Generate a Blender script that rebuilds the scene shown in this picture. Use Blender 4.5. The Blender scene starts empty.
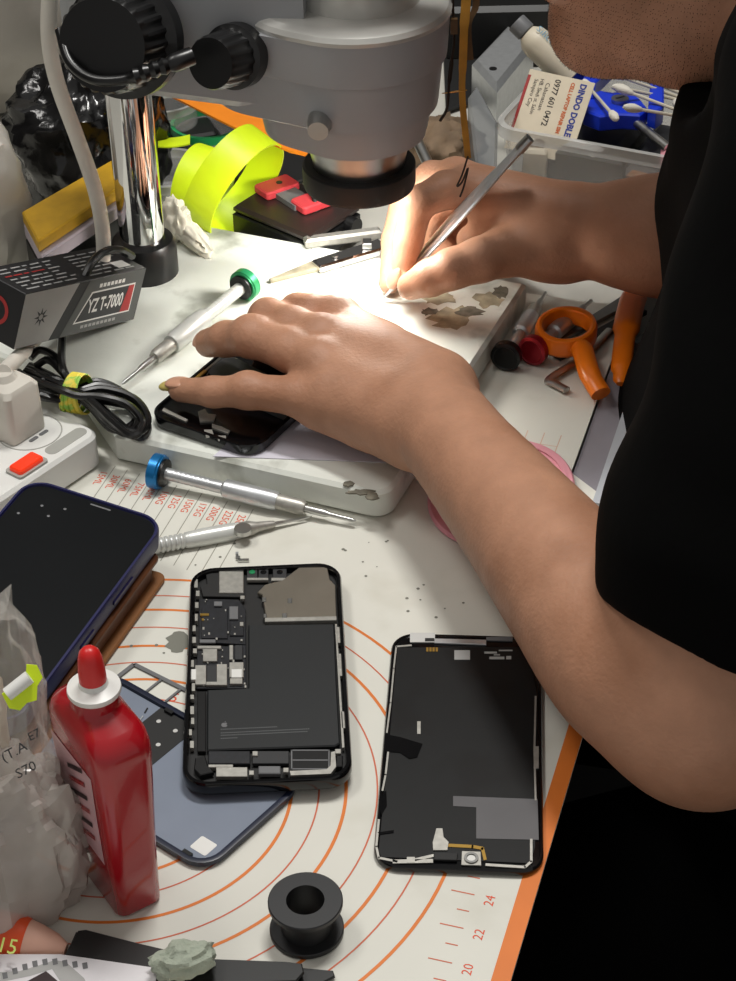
import bpy, bmesh, math, random
import numpy as np
from mathutils import Matrix, Vector, noise
random.seed(7)
SC = bpy.context.scene
COL = SC.collection
PI = math.pi
# ------------------------------------------------------------------ camera
F, PITCH, ROLL, HC = 1900.0, math.radians(36.33), math.radians(-1.29), 0.637
cp, sp, cr, sr = math.cos(PITCH), math.sin(PITCH), math.cos(ROLL), math.sin(ROLL)
def ray(px, py):
    x = (px-368)/F; y = -(py-490.5)/F
    x, y = cr*x-sr*y, sr*x+cr*y
    return Vector((x, cp+y*sp, -sp+y*cp))
def G(px, py, z=0.0):
    d = ray(px, py); return Vector((0, 0, HC))+d*((z-HC)/d.z)
def D(px, py, y):
    d = ray(px, py); return Vector((0, 0, HC))+d*(y/d.y)
cam = bpy.data.cameras.new('camera'); camo = bpy.data.objects.new('camera', cam); COL.objects.link(camo)
X0 = Vector((1, 0, 0)); U0 = Vector((0, sp, cp)); B0 = Vector((0, -cp, sp))
right = X0*cr+U0*sr; up = X0*(-sr)+U0*cr
Rm = Matrix((right, up, B0)).transposed().to_4x4()
camo.matrix_world = Matrix.Translation((0, 0, HC)) @ Rm
cam.sensor_fit = 'VERTICAL'; cam.sensor_height = 36.0; cam.sensor_width = 27.0
cam.lens = F*36.0/981.0; cam.clip_start = 0.02; cam.clip_end = 60
SC.camera = camo
SC.view_settings.view_transform = 'Standard'; SC.view_settings.look = 'None'
SC.view_settings.gamma = 1.0; SC.view_settings.exposure = 0.0; SC.view_settings.use_curve_mapping = False

# ------------------------------------------------------------------ materials
def lin(c):
    c = c/255.0
    return c/12.92 if c <= 0.04045 else ((c+0.055)/1.055)**2.4
def rgb(h):
    return (lin(int(h[0:2], 16)), lin(int(h[2:4], 16)), lin(int(h[4:6], 16)), 1)
MATS = {}
def mat(name, col, rough=0.5, metal=0.0, var=0.06, vscale=40, bump=0.0, bscale=200, trans=0.0, alpha=1.0, coat=0.0, sss=0.0, spec=0.5, col2=None, c2lo=0.45, c2hi=0.6, c2scale=60, emit=None, estr=0):
    if name in MATS: return MATS[name]
    m = bpy.data.materials.new(name); m.use_nodes = True; MATS[name] = m
    nt = m.node_tree; N = nt.nodes; Lk = nt.links; b = N['Principled BSDF']
    tc = N.new('ShaderNodeTexCoord')
    nz = N.new('ShaderNodeTexNoise'); nz.inputs['Scale'].default_value = vscale; nz.inputs['Detail'].default_value = 4
    Lk.new(tc.outputs['Object'], nz.inputs['Vector'])
    rp = N.new('ShaderNodeValToRGB'); c = rgb(col)
    rp.color_ramp.elements[0].position = 0.3; rp.color_ramp.elements[1].position = 0.7
    rp.color_ramp.elements[0].color = tuple(max(0, v*(1-var)) for v in c[:3])+(1,)
    rp.color_ramp.elements[1].color = tuple(min(1, v*(1+var)) for v in c[:3])+(1,)
    Lk.new(nz.outputs['Fac'], rp.inputs['Fac'])
    out = rp.outputs['Color']
    if col2:
        n2 = N.new('ShaderNodeTexNoise'); n2.inputs['Scale'].default_value = c2scale; n2.inputs['Detail'].default_value = 6
        Lk.new(tc.outputs['Object'], n2.inputs['Vector'])
        r2 = N.new('ShaderNodeValToRGB'); r2.color_ramp.elements[0].position = c2lo; r2.color_ramp.elements[1].position = c2hi
        Lk.new(n2.outputs['Fac'], r2.inputs['Fac'])
        mx = N.new('ShaderNodeMix'); mx.data_type = 'RGBA'
        Lk.new(r2.outputs['Color'], mx.inputs['Factor']); Lk.new(out, mx.inputs[6]); mx.inputs[7].default_value = rgb(col2)
        out = mx.outputs[2]
    Lk.new(out, b.inputs['Base Color'])
    b.inputs['Roughness'].default_value = rough; b.inputs['Metallic'].default_value = metal
    b.inputs['Specular IOR Level'].default_value = spec
    b.inputs['Transmission Weight'].default_value = trans; b.inputs['Alpha'].default_value = alpha
    b.inputs['Coat Weight'].default_value = coat
    if sss:
        b.inputs['Subsurface Weight'].default_value = sss; b.inputs['Subsurface Scale'].default_value = 0.004
        b.inputs['Subsurface Radius'].default_value = (1, .4, .2)
    if emit:
        b.inputs['Emission Color'].default_value = rgb(emit); b.inputs['Emission Strength'].default_value = estr
    if bump:
        nb = N.new('ShaderNodeTexNoise'); nb.inputs['Scale'].default_value = bscale; nb.inputs['Detail'].default_value = 5
        Lk.new(tc.outputs['Object'], nb.inputs['Vector'])
        bp = N.new('ShaderNodeBump'); bp.inputs['Strength'].default_value = bump; bp.inputs['Distance'].default_value = 0.002
        Lk.new(nb.outputs['Fac'], bp.inputs['Height']); Lk.new(bp.outputs['Normal'], b.inputs['Normal'])
    return m
M_ = dict(
 mat_white=mat('silicone_white', 'dddcd2', .55, var=.03, vscale=14, col2='cfcdc0', c2lo=.55, c2hi=.75, c2scale=18),
 mat_orange=mat('print_orange', 'e07a2c', .5), mat_red=mat('print_red', 'e0532f', .5), mat_thin=mat('print_thin', 'cf6a4a', .55), mat_pale=mat('print_pale', 'd9b49a', .55),
 mat_grey=mat('print_grey', '9b988c', .55), mat_stain=mat('stain', '77776d', .6),
 table=mat('table_laminate', 'bdbbb2', .5), floor=mat('floor_dark', '0a0a0b', .7), wall=mat('wall_paint', '6a6866', .8),
 basepaint=mat('scuffed_white_paint', 'e4e7df', .45, var=.05, vscale=25, col2='a9aba0', c2lo=.56, c2hi=.72, c2scale=28, bump=.15, bscale=90),
 chip=mat('chipped_bare_metal', '6f6b5e', .6, var=.4, vscale=200), rust=mat('dried_flux', 'a8a088', .6, var=.35, vscale=120),
 scopegrey=mat('scope_grey', 'a3a5a8', .45, var=.03), scopedark=mat('scope_line', '6d6f72', .5), scopewhite=mat('scope_rim', 'c8c7c2', .3, metal=.3),
 chrome=mat('chrome', 'd8d8d8', .06, 1.0, var=.02), steel=mat('steel', 'b9b9b6', .3, 1.0), dsteel=mat('dull_steel', '8a8a88', .4, 1.0),
 silver=mat('silver_plate', 'b5b3ac', .42, .7, var=.12, vscale=300), alu=mat('brushed_aluminium', 'cdd0d2', .35, .75, var=.06, vscale=200), bronze=mat('camera_cover', '8f887c', .38, .8, var=.08),
 blackp=mat('black_plastic', '0d0d0e', .35), blackm=mat('black_matt', '121212', .6), blackg=mat('black_gloss', '08080a', .12), rubber=mat('black_rubber', '0b0b0b', .5),
 board=mat('board_black', '14161c', .45, var=.4, vscale=400), battery=mat('battery_wrap', '181b1d', .45, var=.05), bprint=mat('battery_print', '5c5f60', .5),
 darkgrey=mat('dark_grey', '2b2c2e', .5), midgrey=mat('mid_grey', '6b6c6e', .5), lightgrey=mat('light_grey', 'a9a9a7', .5), palegrey=mat('pale_grey', 'c9c9c6', .5),
 lcdback=mat('lcd_back', '0d0f10', .42, spec=.35, var=.2, vscale=30, col2='050505', c2lo=.5, c2hi=.62, c2scale=28), patch=mat('lcd_patch', '5d5c5e', .5, .2),
 plateblue=mat('back_glass_inner', '7b8494', .5, .1, var=.04), navyrim=mat('navy_rim', '161d33', .35),
 navycase=mat('navy_case', '14164a', .4), screen=mat('phone_glass', '101214', .28, spec=.25), leather=mat('brown_leather', '5c3212', .5, var=.3, vscale=60), tan=mat('tan_edge', '8a5a30', .6),
 redbottle=mat('red_bottle', 'a5101c', .22, var=.04, coat=.3), redcap=mat('red_cap', 'd02222', .35), whitep=mat('white_plastic', 'e6e6e2', .35), labelpink=mat('label_pink', 'd3a9ae', .4, var=.15), labelblk=mat('label_black', '2a1418', .4),
 stripwhite=mat('strip_white', 'e3e3df', .38, var=.02), stripgrey=mat('strip_grey', 'a4a49e', .5), switch=mat('red_switch', 'd8361a', .25, emit='ff3a10', estr=.35), plugcream=mat('plug_cream', 'cfcac0', .45), cablew=mat('white_cable', 'd9d4ca', .45),
 cableb=mat('black_cable', '0a0a0b', .3), bandg=mat('band_green', '8fc24a', .55, col2='e3cf4a', c2lo=.45, c2hi=.55, c2scale=150),
 boxblk=mat('carton_black', '17171a', .45), boxgrey=mat('carton_grey', '4d4f4e', .5), boxsilver=mat('carton_silver', '9a9a99', .45), cwhite=mat('carton_white_print', 'd7d7d4', .5), cred=mat('carton_red_print', '9d2a2a', .5),
 neon=mat('neon_yellow', 'e0fb1c', .45, var=.05), neonpale=mat('neon_inner', 'd6e87a', .5), tissue=mat('tissue', 'd9d4c4', .8, bump=.3), orange=mat('orange_sheet', 'f28a1c', .45), orangep=mat('orange_plastic', 'f07a10', .3),
 green=mat('green_anod', '2f9a63', .3, .4), blue=mat('blue_anod', '1e78b8', .3, .5), redan=mat('red_anod', '9c1a28', .3, .5), blackan=mat('black_anod', '111214', .3, .4), handlew=mat('handle_white', 'd5d7d3', .35, .3),
 redpart=mat('red_jaw', 'd2434a', .45), brownblk=mat('brown_black', '2a201d', .4), clear=mat('clear_plastic', 'e8e8e8', .15, trans=.0, alpha=.28), clearrim=mat('clear_rim', 'd2d2cf', .25, alpha=.5), frost=mat('frosted', '85888a', .35, alpha=.6),
 greenrim=mat('green_rim', '1f9a5c', .35), paper=mat('paper_white', 'e0dde0', .7), paperlav=mat('paper_lavender', 'd6d3de', .7), card=mat('card_cream', 'd9cdb6', .6), cardblue=mat('card_blue', '2c3c8c', .6), cardor=mat('card_orange', 'c8683a', .6), cardblk=mat('card_black', '2f2a26', .6),
 bluetool=mat('blue_tool', '1537c8', .35), cotton=mat('cotton', 'd8d3c8', .9, bump=.4), stick=mat('swab_stick', 'c9c2b0', .6), tube=mat('glue_tube', 'd3c9b4', .45), tubepr=mat('tube_print', '7fa9c0', .5),
 pink=mat('pink_silicone', 'e39aa6', .5), greysheet=mat('grey_sheet', '8d8990', .5), whitesheet=mat('white_panel', 'b8bcc2', .45),
 bagclear=mat('clear_bag', 'efebe4', .12, alpha=.26, var=.15, vscale=30, bump=.5, bscale=60), baggrey=mat('grey_bag', 'bdb5ae', .2, alpha=.72, var=.12, vscale=20, bump=.5, bscale=40), bagback=mat('grey_wrap', 'bab5ad', .4, var=.16, vscale=10, bump=.5, bscale=20), bagblk=mat('black_bag', '0a0a0b', .16, bump=.8, bscale=45), bagfill=mat('parcel_fill', 'd8ceb8', .6, var=.15, vscale=40),
 yellowbk=mat('yellow_card', 'b98f1c', .5, var=.25, vscale=40), purplegrey=mat('lilac_edge', 'aaa0a8', .5), amber=mat('amber_flex', 'b07d22', .4, var=.25, vscale=60), amberd=mat('amber_dark', '5e4320', .5), wire=mat('dark_wire', '2a1e16', .5),
 peach=mat('peach', 'e3b19c', .5), orlid=mat('orange_lid', 'e2501c', .45), sponge=mat('pale_sponge', 'a8b0a0', .9, bump=.8, bscale=300), spool=mat('spool_black', '1d1e20', .42), spud=mat('graphite_tool', '191a1a', .45),
 skin=mat('skin', 'b5866b', .5, var=.09, vscale=60, bump=.22, bscale=420, sss=.05, col2='9a6a4e', c2lo=.5, c2hi=.75, c2scale=14, spec=.35), nail=mat('nail', 'c9977c', .3), naildirty=mat('nail_tip', 'b8a860', .4), hair=mat('hair', '0c0a09', .5),
 shirt=mat('black_cotton', '040404', .9, bump=.5, bscale=25, spec=.08), trouser=mat('black_trouser', '030303', .95, spec=.05), eye=mat('eye_white', 'd8d4cc', .2), shoe=mat('shoe', '0c0c0c', .5),
 brownrag=mat('brown_rag', '6d5a46', .8, var=.3, vscale=60), ledglass=mat('led', 'ffffff', .3, emit='ffffff', estr=6), lcdw=mat('white_flex', 'd6d8d8', .4), gold=mat('gold', 'b08d45', .35, .8),
)

# ------------------------------------------------------------------ mesh builder
def frame(o, ang=0.0):
    return Matrix.Translation(o) @ Matrix.Rotation(ang, 4, 'Z')
def fr2(a, b):
    """frame at a with x axis towards b (3D), z as up as possible"""
    x = (b-a).normalized(); y = Vector((0, 0, 1)).cross(x).normalized(); z = x.cross(y)
    m = Matrix((x, y, z)).transposed().to_4x4(); m.translation = a; return m
def rr(w, h, r, n=6):
    pts = []
    for (sx, sy, a0) in ((1, 1, 0), (-1, 1, 90), (-1, -1, 180), (1, -1, 270)):
        for i in range(n+1):
            a = math.radians(a0+90*i/n)
            pts.append((sx*(w/2-r)+r*math.cos(a), sy*(h/2-r)+r*math.sin(a)))
    return pts
def circ(r, n=24, cx=0, cy=0):
    return [(cx+r*math.cos(2*PI*i/n), cy+r*math.sin(2*PI*i/n)) for i in range(n)]
def area2(p): return sum(p[i][0]*p[(i+1) % len(p)][1]-p[(i+1) % len(p)][0]*p[i][1] for i in range(len(p)))
def inset(p, d):
    n = len(p); out = []
    for i in range(n):
        a = Vector(p[i-1]); b = Vector(p[i]); c = Vector(p[(i+1) % n])
        e1 = (b-a); e2 = (c-b)
        if e1.length < 1e-9 or e2.length < 1e-9: out.append(tuple(b)); continue
        e1.normalize(); e2.normalize()
        n1 = Vector((-e1.y, e1.x)); n2 = Vector((-e2.y, e2.x)); m = n1+n2
        if m.length < 1e-6: m = n1.copy()
        m.normalize(); k = d/max(.35, m.dot(n1)); out.append(tuple(b+m*k))
    return out
class MB:
    def __init__(s, M=None): s.v = []; s.f = []; s.mi = []; s.mats = []; s.M = M or Matrix()
    def midx(s, m):
        m = M_[m] if isinstance(m, str) else m
        if m not in s.mats: s.mats.append(m)
        return s.mats.index(m)
    def add(s, vs, fs, m, M=None):
        T = s.M @ M if M is not None else s.M
        o = len(s.v); k = s.midx(m)
        s.v += [T @ Vector(p) for p in vs]; s.f += [[o+i for i in f] for f in fs]; s.mi += [k]*len(fs)
        return s
    def loft(s, loops, m, M=None, closed=True, caps=True):
        n = len(loops[0]); vs = [p for l in loops for p in l]; fs = []
        for k in range(len(loops)-1):
            for i in range(n if closed else n-1):
                j = (i+1) % n; fs.append([k*n+i, k*n+j, (k+1)*n+j, (k+1)*n+i])
        if caps:
            fs.append(list(range(n))[::-1]); fs.append([(len(loops)-1)*n+i for i in range(n)])
        return s.add(vs, fs, m, M)
    def prism(s, p, z0, z1, m, M=None, b=0.0):
        p = [tuple(q[:2]) for q in p]
        if area2(p) < 0: p = p[::-1]
        if b:
            q = inset(p, b); L = [[(x, y, z0) for x, y in q], [(x, y, z0+b) for x, y in p], [(x, y, z1-b) for x, y in p], [(x, y, z1) for x, y in q]]
        else: L = [[(x, y, z0) for x, y in p], [(x, y, z1) for x, y in p]]
        return s.loft(L, m, M)
    def slab(s, w, l, z0, z1, r, m, M=None, b=0.0, n=6): return s.prism(rr(w, l, r, n), z0, z1, m, M, b)
    def box(s, c, d, m, M=None, b=0.0):
        x, y, z = c; w, l, h = d
        return s.prism([(x-w/2, y-l/2), (x+w/2, y-l/2), (x+w/2, y+l/2), (x-w/2, y+l/2)], z-h/2, z+h/2, m, M, b)
    def ring(s, po, pi, z0, z1, m, M=None):
        n = len(po); L = [[(x, y, z1) for x, y in pi], [(x, y, z0) for x, y in pi], [(x, y, z0) for x, y in po], [(x, y, z1) for x, y in po], [(x, y, z1) for x, y in pi]]
        return s.loft(L, m, M, caps=False)
    def lathe(s, prof, m, M=None, n=32, caps=True):
        L = [[(r*math.cos(2*PI*i/n), r*math.sin(2*PI*i/n), z) for i in range(n)] for r, z in prof]
        return s.loft(L, m, M, caps=caps)
    def tube(s, pts, r, m, n=10, M=None, caps=True, flat=1.0):
        pts = [Vector(p) for p in pts]; N = len(pts); rs = r if isinstance(r, (list, tuple)) else [r]*N
        t0 = (pts[1]-pts[0]).normalized(); a = Vector((0, 0, 1)) if abs(t0.z) < .9 else Vector((1, 0, 0))
        u = t0.cross(a).normalized(); L = []
        for i in range(N):
            t = (pts[min(i+1, N-1)]-pts[max(i-1, 0)]).normalized(); u = (u-t*u.dot(t)).normalized(); w = t.cross(u)
            L.append([tuple(pts[i]+u*(rs[i]*math.cos(2*PI*k/n))+w*(rs[i]*flat*math.sin(2*PI*k/n))) for k in range(n)])
        return s.loft(L, m, M, caps=caps)
    def sheet(s, fn, nu, nv, m, t=.0004, M=None):
        g = [[Vector(fn(i/nu, j/nv)) for i in range(nu+1)] for j in range(nv+1)]
        vs = []; fs = []; W = nu+1; H = nv+1
        def nrm(i, j):
            a = g[j][min(i+1, nu)]-g[j][max(i-1, 0)]; b = g[min(j+1, nv)][i]-g[max(j-1, 0)][i]; q = a.cross(b)
            return q.normalized() if q.length > 1e-12 else Vector((0, 0, 1))
        for sgn in (1, -1):
            for j in range(H):
                for i in range(W): vs.append(g[j][i]+nrm(i, j)*(t/2*sgn))
        o = W*H; idx = lambda i, j: j*W+i
        for j in range(nv):
            for i in range(nu):
                q = [idx(i, j), idx(i+1, j), idx(i+1, j+1), idx(i, j+1)]; fs.append(q); fs.append([o+k for k in q[::-1]])
        edge = [idx(i, 0) for i in range(W)]+[idx(nu, j) for j in range(1, H)]+[idx(i, nv) for i in range(nu-1, -1, -1)]+[idx(0, j) for j in range(nv-1, 0, -1)]
        for k in range(len(edge)):
            a, b = edge[k], edge[(k+1) % len(edge)]; fs.append([a, o+a, o+b, b])
        return s.add(vs, fs, m, M)
    def blob(s, rad, m, amp=.2, fr=3.0, seed=0, n=28, M=None, ridge=False, pw=1.0, crease=0.0):
        L = []; nv = n//2
        for j in range(1, nv):
            th = PI*j/nv; l = []
            for i in range(n):
                ph = 2*PI*i/n; d = Vector((math.sin(th)*math.cos(ph), math.sin(th)*math.sin(ph), -math.cos(th)))
                e = Vector([math.copysign(abs(c)**pw, c) for c in d])
                q = noise.noise(d*fr+Vector((seed*7.1, seed*3.3, 1)))
                q = (1-2*abs(q)) if ridge else q
                q += .5*noise.noise(d*fr*2.3+Vector((seed, 2, 5)))
                if crease: q += crease/amp*((1-2.2*abs(noise.noise(d*fr*2.1+Vector((3, seed, 9)))))+.5*(1-2.2*abs(noise.noise(d*fr*4.3+Vector((seed, 8, 2))))))
                k = 1+amp*q; l.append((e.x*rad[0]*k, e.y*rad[1]*k, e.z*rad[2]*k))
            L.append(l)
        return s.loft(L, m, M)
    def text(s, txt, size, m, M=None, align='CENTER', h=.0001, bold=0.0, sx=1.0):
        cu = bpy.data.curves.new('t', 'FONT'); cu.body = txt; cu.size = size; cu.align_x = align; cu.align_y = 'CENTER'; cu.resolution_u = 2; cu.offset = bold
        ob = bpy.data.objects.new('t', cu); COL.objects.link(ob)
        me = bpy.data.meshes.new_from_object(ob.evaluated_get(bpy.context.evaluated_depsgraph_get()))
        vs = [(v.co.x*sx, v.co.y, h) for v in me.vertices]; fs = [list(p.vertices) for p in me.polygons]
        bpy.data.objects.remove(ob); bpy.data.curves.remove(cu); bpy.data.meshes.remove(me)
        return s.add(vs, fs, m, M)
    def line(s, pts, w, m, z=.0001, M=None, closed=False):
        n = len(pts); vs = []; fs = []
        for i in range(n):
            a = Vector(pts[i-1] if (i > 0 or closed) else pts[i]).to_2d(); b = Vector(pts[(i+1) % n] if (i < n-1 or closed) else pts[i]).to_2d(); t = (b-a).normalized(); q = Vector((-t.y, t.x))*w/2
            c = Vector(pts[i]).to_2d(); vs += [(c.x+q.x, c.y+q.y, z), (c.x-q.x, c.y-q.y, z)]
        for i in range(n if closed else n-1):
            j = (i+1) % n; fs.append([2*i+1, 2*j+1, 2*j, 2*i])
        return s.add(vs, fs, m, M)
    def build(s, name, parent=None, smooth=35, loc=None):
        """vertices are in world space; the object's origin goes to loc (or its parent's origin)"""
        me = bpy.data.meshes.new(name); T = None
        if parent is not None: T = parent.matrix_world.inverted(); loc = None
        elif loc is None:
            xs = [v.x for v in s.v]; ys = [v.y for v in s.v]; zs = [v.z for v in s.v]
            loc = Vector(((min(xs)+max(xs))/2, (min(ys)+max(ys))/2, min(zs)))
        vs = [(T @ v) if T else (v-loc) for v in s.v]
        me.from_pydata([tuple(v) for v in vs], [], s.f); me.update()
        bm = bmesh.new(); bm.from_mesh(me); bmesh.ops.recalc_face_normals(bm, faces=bm.faces); bm.to_mesh(me); bm.free()
        for m in s.mats: me.materials.append(m)
        me.polygons.foreach_set('material_index', s.mi)
        me.shade_smooth(); me.set_sharp_from_angle(angle=math.radians(smooth)); me.update()
        o = bpy.data.objects.new(name, me); COL.objects.link(o)
        if parent is not None: o.parent = parent; PARW[o] = parent.matrix_world.copy(); o.matrix_world
        else: o.location = loc; o.matrix_world = Matrix.Translation(loc)
        if parent is not None and parent.type == 'MESH':
            pass
        return o
PARW = {}
def tag(o, label=None, cat=None, group=None, kind=None):
    if label: o['label'] = label
    if cat: o['category'] = cat
    if group: o['group'] = group
    if kind: o['kind'] = kind
    return o
def thing(name, label, cat, loc, rz=0.0, group=None):
    o = bpy.data.objects.new(name, None); COL.objects.link(o); o.empty_display_size = .01
    M = frame(Vector(loc), rz); o.matrix_world = M
    bpy.context.view_layer.update()
    return tag(o, label, cat, group)
def sub(mb, name, parent, **k):
    """a part of a part: same local space as the part (parts carry identity transforms)"""
    root = parent.parent if parent.parent else parent
    o = mb.build(name, root, **k); o.parent = parent
    return o
def dup(root, M, label=None, group=None):
    r = root.copy(); COL.objects.link(r); r.matrix_world = M
    if label: r['label'] = label
    if group: r['group'] = group
    for ch in list(root.children):
        c = ch.copy(); COL.objects.link(c); c.parent = r
        for g in ch.children:
            d = g.copy(); COL.objects.link(d); d.parent = c
    return r
def catmull(pts, n=8):
    P = [Vector(p) for p in pts]; P = [P[0]*2-P[1]]+P+[P[-1]*2-P[-2]]; out = []
    for i in range(1, len(P)-2):
        for k in range(n):
            t = k/n; a, b, c, d = P[i-1], P[i], P[i+1], P[i+2]
            out.append(.5*((2*b)+(c-a)*t+(2*a-5*b+4*c-d)*t*t+(3*b-a-3*c+d)*t**3))
    out.append(P[-2]); return out
WORLD, CEIL, CEIL2, RING = .38, 18.0, 7.5, 1.9
# ------------------------------------------------------------------ setting
def struct(mb, name):
    o = mb.build(name); o['kind'] = 'structure'; return o
mb = MB(); mb.box((0, 1.0, -.76), (3.4, 3.6, .02), 'floor'); struct(mb, 'floor')
mb = MB(); mb.box((0, 2.2, .5), (3.4, .04, 2.5), 'wall'); struct(mb, 'wall_back')
mb = MB(); mb.box((-1.2, 1.0, .5), (.04, 2.36, 2.5), 'wall'); struct(mb, 'wall_left')
mb = MB(); mb.box((1.3, 1.0, .5), (.04, 2.36, 2.5), 'wall'); struct(mb, 'wall_right')

UA = math.radians(72.7); UD = Vector((math.cos(UA), math.sin(UA), 0)); VD = Vector((-math.sin(UA), math.cos(UA), 0))
E0 = G(583, 735, 0)                                  # on the right border of the mat
def MW(u, v, z=0): p = E0+UD*u+VD*v; p.z = z; return p
table = thing('workbench', 'white topped workbench carrying the phones and the microscope', 'table', (0, 1.0, -.75))
EV0, EV1 = .05, .001
top = [MW(-.5, .005), MW(.17, .005), MW(.21, .050), MW(.40, .050), MW(1.35, -.28), MW(1.35, 1.0), MW(-.5, 1.0)]
mb = MB(); mb.prism(top, -.032, -.0016, 'table'); mb.build('tabletop', table)
for u, v in ((-.44, .08), (1.2, .05), (1.25, .9), (-.44, .9)):
    p = MW(u, v); mb = MB(); mb.box((p.x, p.y, -.39), (.04, .04, .716), 'darkgrey'); mb.build('leg', table)

# mat with its printing
mat_o = thing('silicone_mat', 'white silicone work mat printed with orange circles and rulers under the phones', 'mat', (0, .8, -.0016))
mb = MB()
out = [MW(-.34, 0), MW(.17, 0), MW(.21, .049), MW(.40, .049), MW(.40, .52), MW(-.34, .52)]
mb.prism(out, -.0015, 0, 'mat_white')
mb.line([MW(-.34, .0040), MW(.168, .0040)], .008, 'mat_orange', .00008)
CX, CY = -.1171, .6328
for i, r in enumerate((.0255, .0385, .0517, .0642, .0784, .0912, .1038, .1184, .1325, .1440, .1574)):
    bold = i % 2 == 0
    if i in (1, 3): pass
    mb.line([(CX+r*math.cos(a*PI/60), CY+r*math.sin(a*PI/60)) for a in range(120)], .0016 if bold else .0008, 'mat_orange' if bold else 'mat_thin', .0001, closed=True)
# centimetre ruler along the right border
t24 = G(463, 892.5, 0); du = (t24-E0).dot(UD); dv = (t24-E0).dot(VD)
for k in range(-9, 18):
    u = du+k*.0098; w = .0105 if k % 2 == 0 else .0055
    if k > 10: continue
    mb.line([MW(u, dv-.0052+0.004*0), MW(u, dv-.0052+w)], .0006, 'mat_thin', .0001)
    if k % 2 == 0:
        T = Matrix.Translation(MW(u-.0015, dv-.0125)) @ Matrix.Rotation(UA, 4, 'Z')
        mb.text(str(24+k), .0062, 'mat_red', T, h=.00012)
# weight table by the microscope base (red amounts along thin rules)
names = ['15ML', '30ML', '60ML', '75ML', '80ML', '100G', '125G', '150G', '175G', '200G', '225G', '250G']
pa = G(100, 478, 0); pb = G(232, 520, 0)
for i, n in enumerate(names):
    p = pa.lerp(pb, i/10.5)
    T = Matrix.Translation(p) @ Matrix.Rotation(UA+PI, 4, 'Z')
    mb.text(n, .0062, 'mat_red', T, h=.00012, sx=.95)
    q = p+Vector((.0042, 0, 0))
    mb.line([q+UD*.012, q-UD*.052], .0005, 'mat_grey', .0001)
mb.text('5', .009, 'mat_red', Matrix.Translation(G(174, 698, 0)) @ Matrix.Rotation(UA-PI/2, 4, 'Z'), h=.00012)
# small cell grid at the right
for k in range(5):
    mb.line([MW(.185+.012*k, .062), MW(.185+.012*k, .092)], .0005, 'mat_pale', .0001)
for k in range(4):
    mb.line([MW(.185, .062+.01*k), MW(.245, .062+.01*k)], .0005, 'mat_pale', .0001)
for k in range(9):
    mb.line([MW(.12+.0125*k, .058), MW(.12+.0125*k, .063)], .0006, 'mat_thin', .0001)
# stains and specks
for (px, py, rx, ry) in ((178, 642, .006, .0085), (127, 618, .002, .0025), (116, 600, .0008, .001)):
    c = G(px, py, 0); mb.add([(c.x+rx*math.cos(a*PI/8)*(1+.25*math.sin(3*a)), c.y+ry*math.sin(a*PI/8), .00014) for a in range(16)], [list(range(16))], 'mat_stain')
rg = random.Random(3)
for k in range(26):
    px, py = rg.choice([(120, 650), (150, 660), (420, 580), (360, 560), (440, 600), (200, 560)]); px += rg.uniform(-35, 35); py += rg.uniform(-20, 20)
    c = G(px, py, 0); r = rg.uniform(.0004, .0010); mb.add([(c.x+r*math.cos(a*PI/4), c.y+r*math.sin(a*PI/4), .00014) for a in range(8)], [list(range(8))], 'mat_stain')
mb.build('mat_sheet', mat_o)

# curled sheets between mat and shirt
mb = MB(); q = [G(592, 405, -.004), G(603, 410, -.004), G(600, 520, -.004), G(572, 500, -.004)]
mb.prism([MW(.17, .004), MW(.21, .048), MW(.36, .048), MW(.36, .030), MW(.17, .0)], -.0300, -.028, 'greysheet')
for v in mb.v: v.z += .0265
tag(mb.build('plastic_sheet'), 'grey plastic sheet along the mat edge beside the black shirt', 'sheet')
mb = MB(); mb.prism([MW(.18, .031), MW(.34, .031), MW(.34, .008), MW(.18, .002)], .0, .004, 'whitesheet')
for p_ in (.25, .3): mb.lathe([(.0015, .004), (.0015, .0048)], 'steel', Matrix.Translation(MW(p_, .024)), n=10)
tag(mb.build('riveted_strip'), 'narrow pale metal panel with rivets beside the black shirt', 'panel')

# ------------------------------------------------------------------ microscope
S0 = Vector((.0105, .8355, 0)); SM = frame(S0, math.radians(-22.6)); ST = .019
scope = thing('stereo_microscope', 'grey stereo microscope with chrome column on scuffed white base', 'microscope', S0, math.radians(-22.6))
r = .011; crn = [(-r+r*math.cos(a), r+r*math.sin(a)) for a in [math.radians(-90+15*k) for k in range(7)]]
bp = crn+[(0, .245), (-.31, .245), (-.31, .062), (-.206, .034), (-.168, 0)]
mb = MB(SM); mb.prism(bp, .0004, ST, 'basepaint', b=.0022)
base = mb.build('base_plate', scope)
def irr(cx, cy, rx, ry, seed, n=18):
    rg = random.Random(seed); return [(cx+rx*math.cos(2*PI*i/n)*rg.uniform(.55, 1.1), cy+ry*math.sin(2*PI*i/n)*rg.uniform(.55, 1.1)) for i in range(n)]
mb = MB(); 
for (px, py, rx, ry, s, m) in ((452, 318, .016, .018, 1, 'rust'), (488, 300, .010, .012, 2, 'rust'), (440, 298, .012, .010, 4, 'rust'), (500, 292, .006, .009, 5, 'chip'), (470, 312, .010, .007, 6, 'chip'), (362, 492, .009, .003, 7, 'chip'), (372, 496, .005, .004, 8, 'chip'), (349, 484, .004, .003, 9, 'chip'), (430, 312, .006, .005, 10, 'chip')):
    c = G(px, py, ST); mb = MB(); mb.prism(irr(c.x, c.y, rx, ry, s), ST-.0004, ST+.00012+.00003*s, m); sub(mb, 'paint_chip', base)
c0 = Vector((-.142, 1.088, 0)); T = Matrix.Translation(c0)
mb = MB(T); mb.lathe([(.0215, ST), (.0215, ST+.020), (.0195, ST+.024), (.0150, ST+.025)], 'blackp'); mb.build('column_foot', scope)
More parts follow.
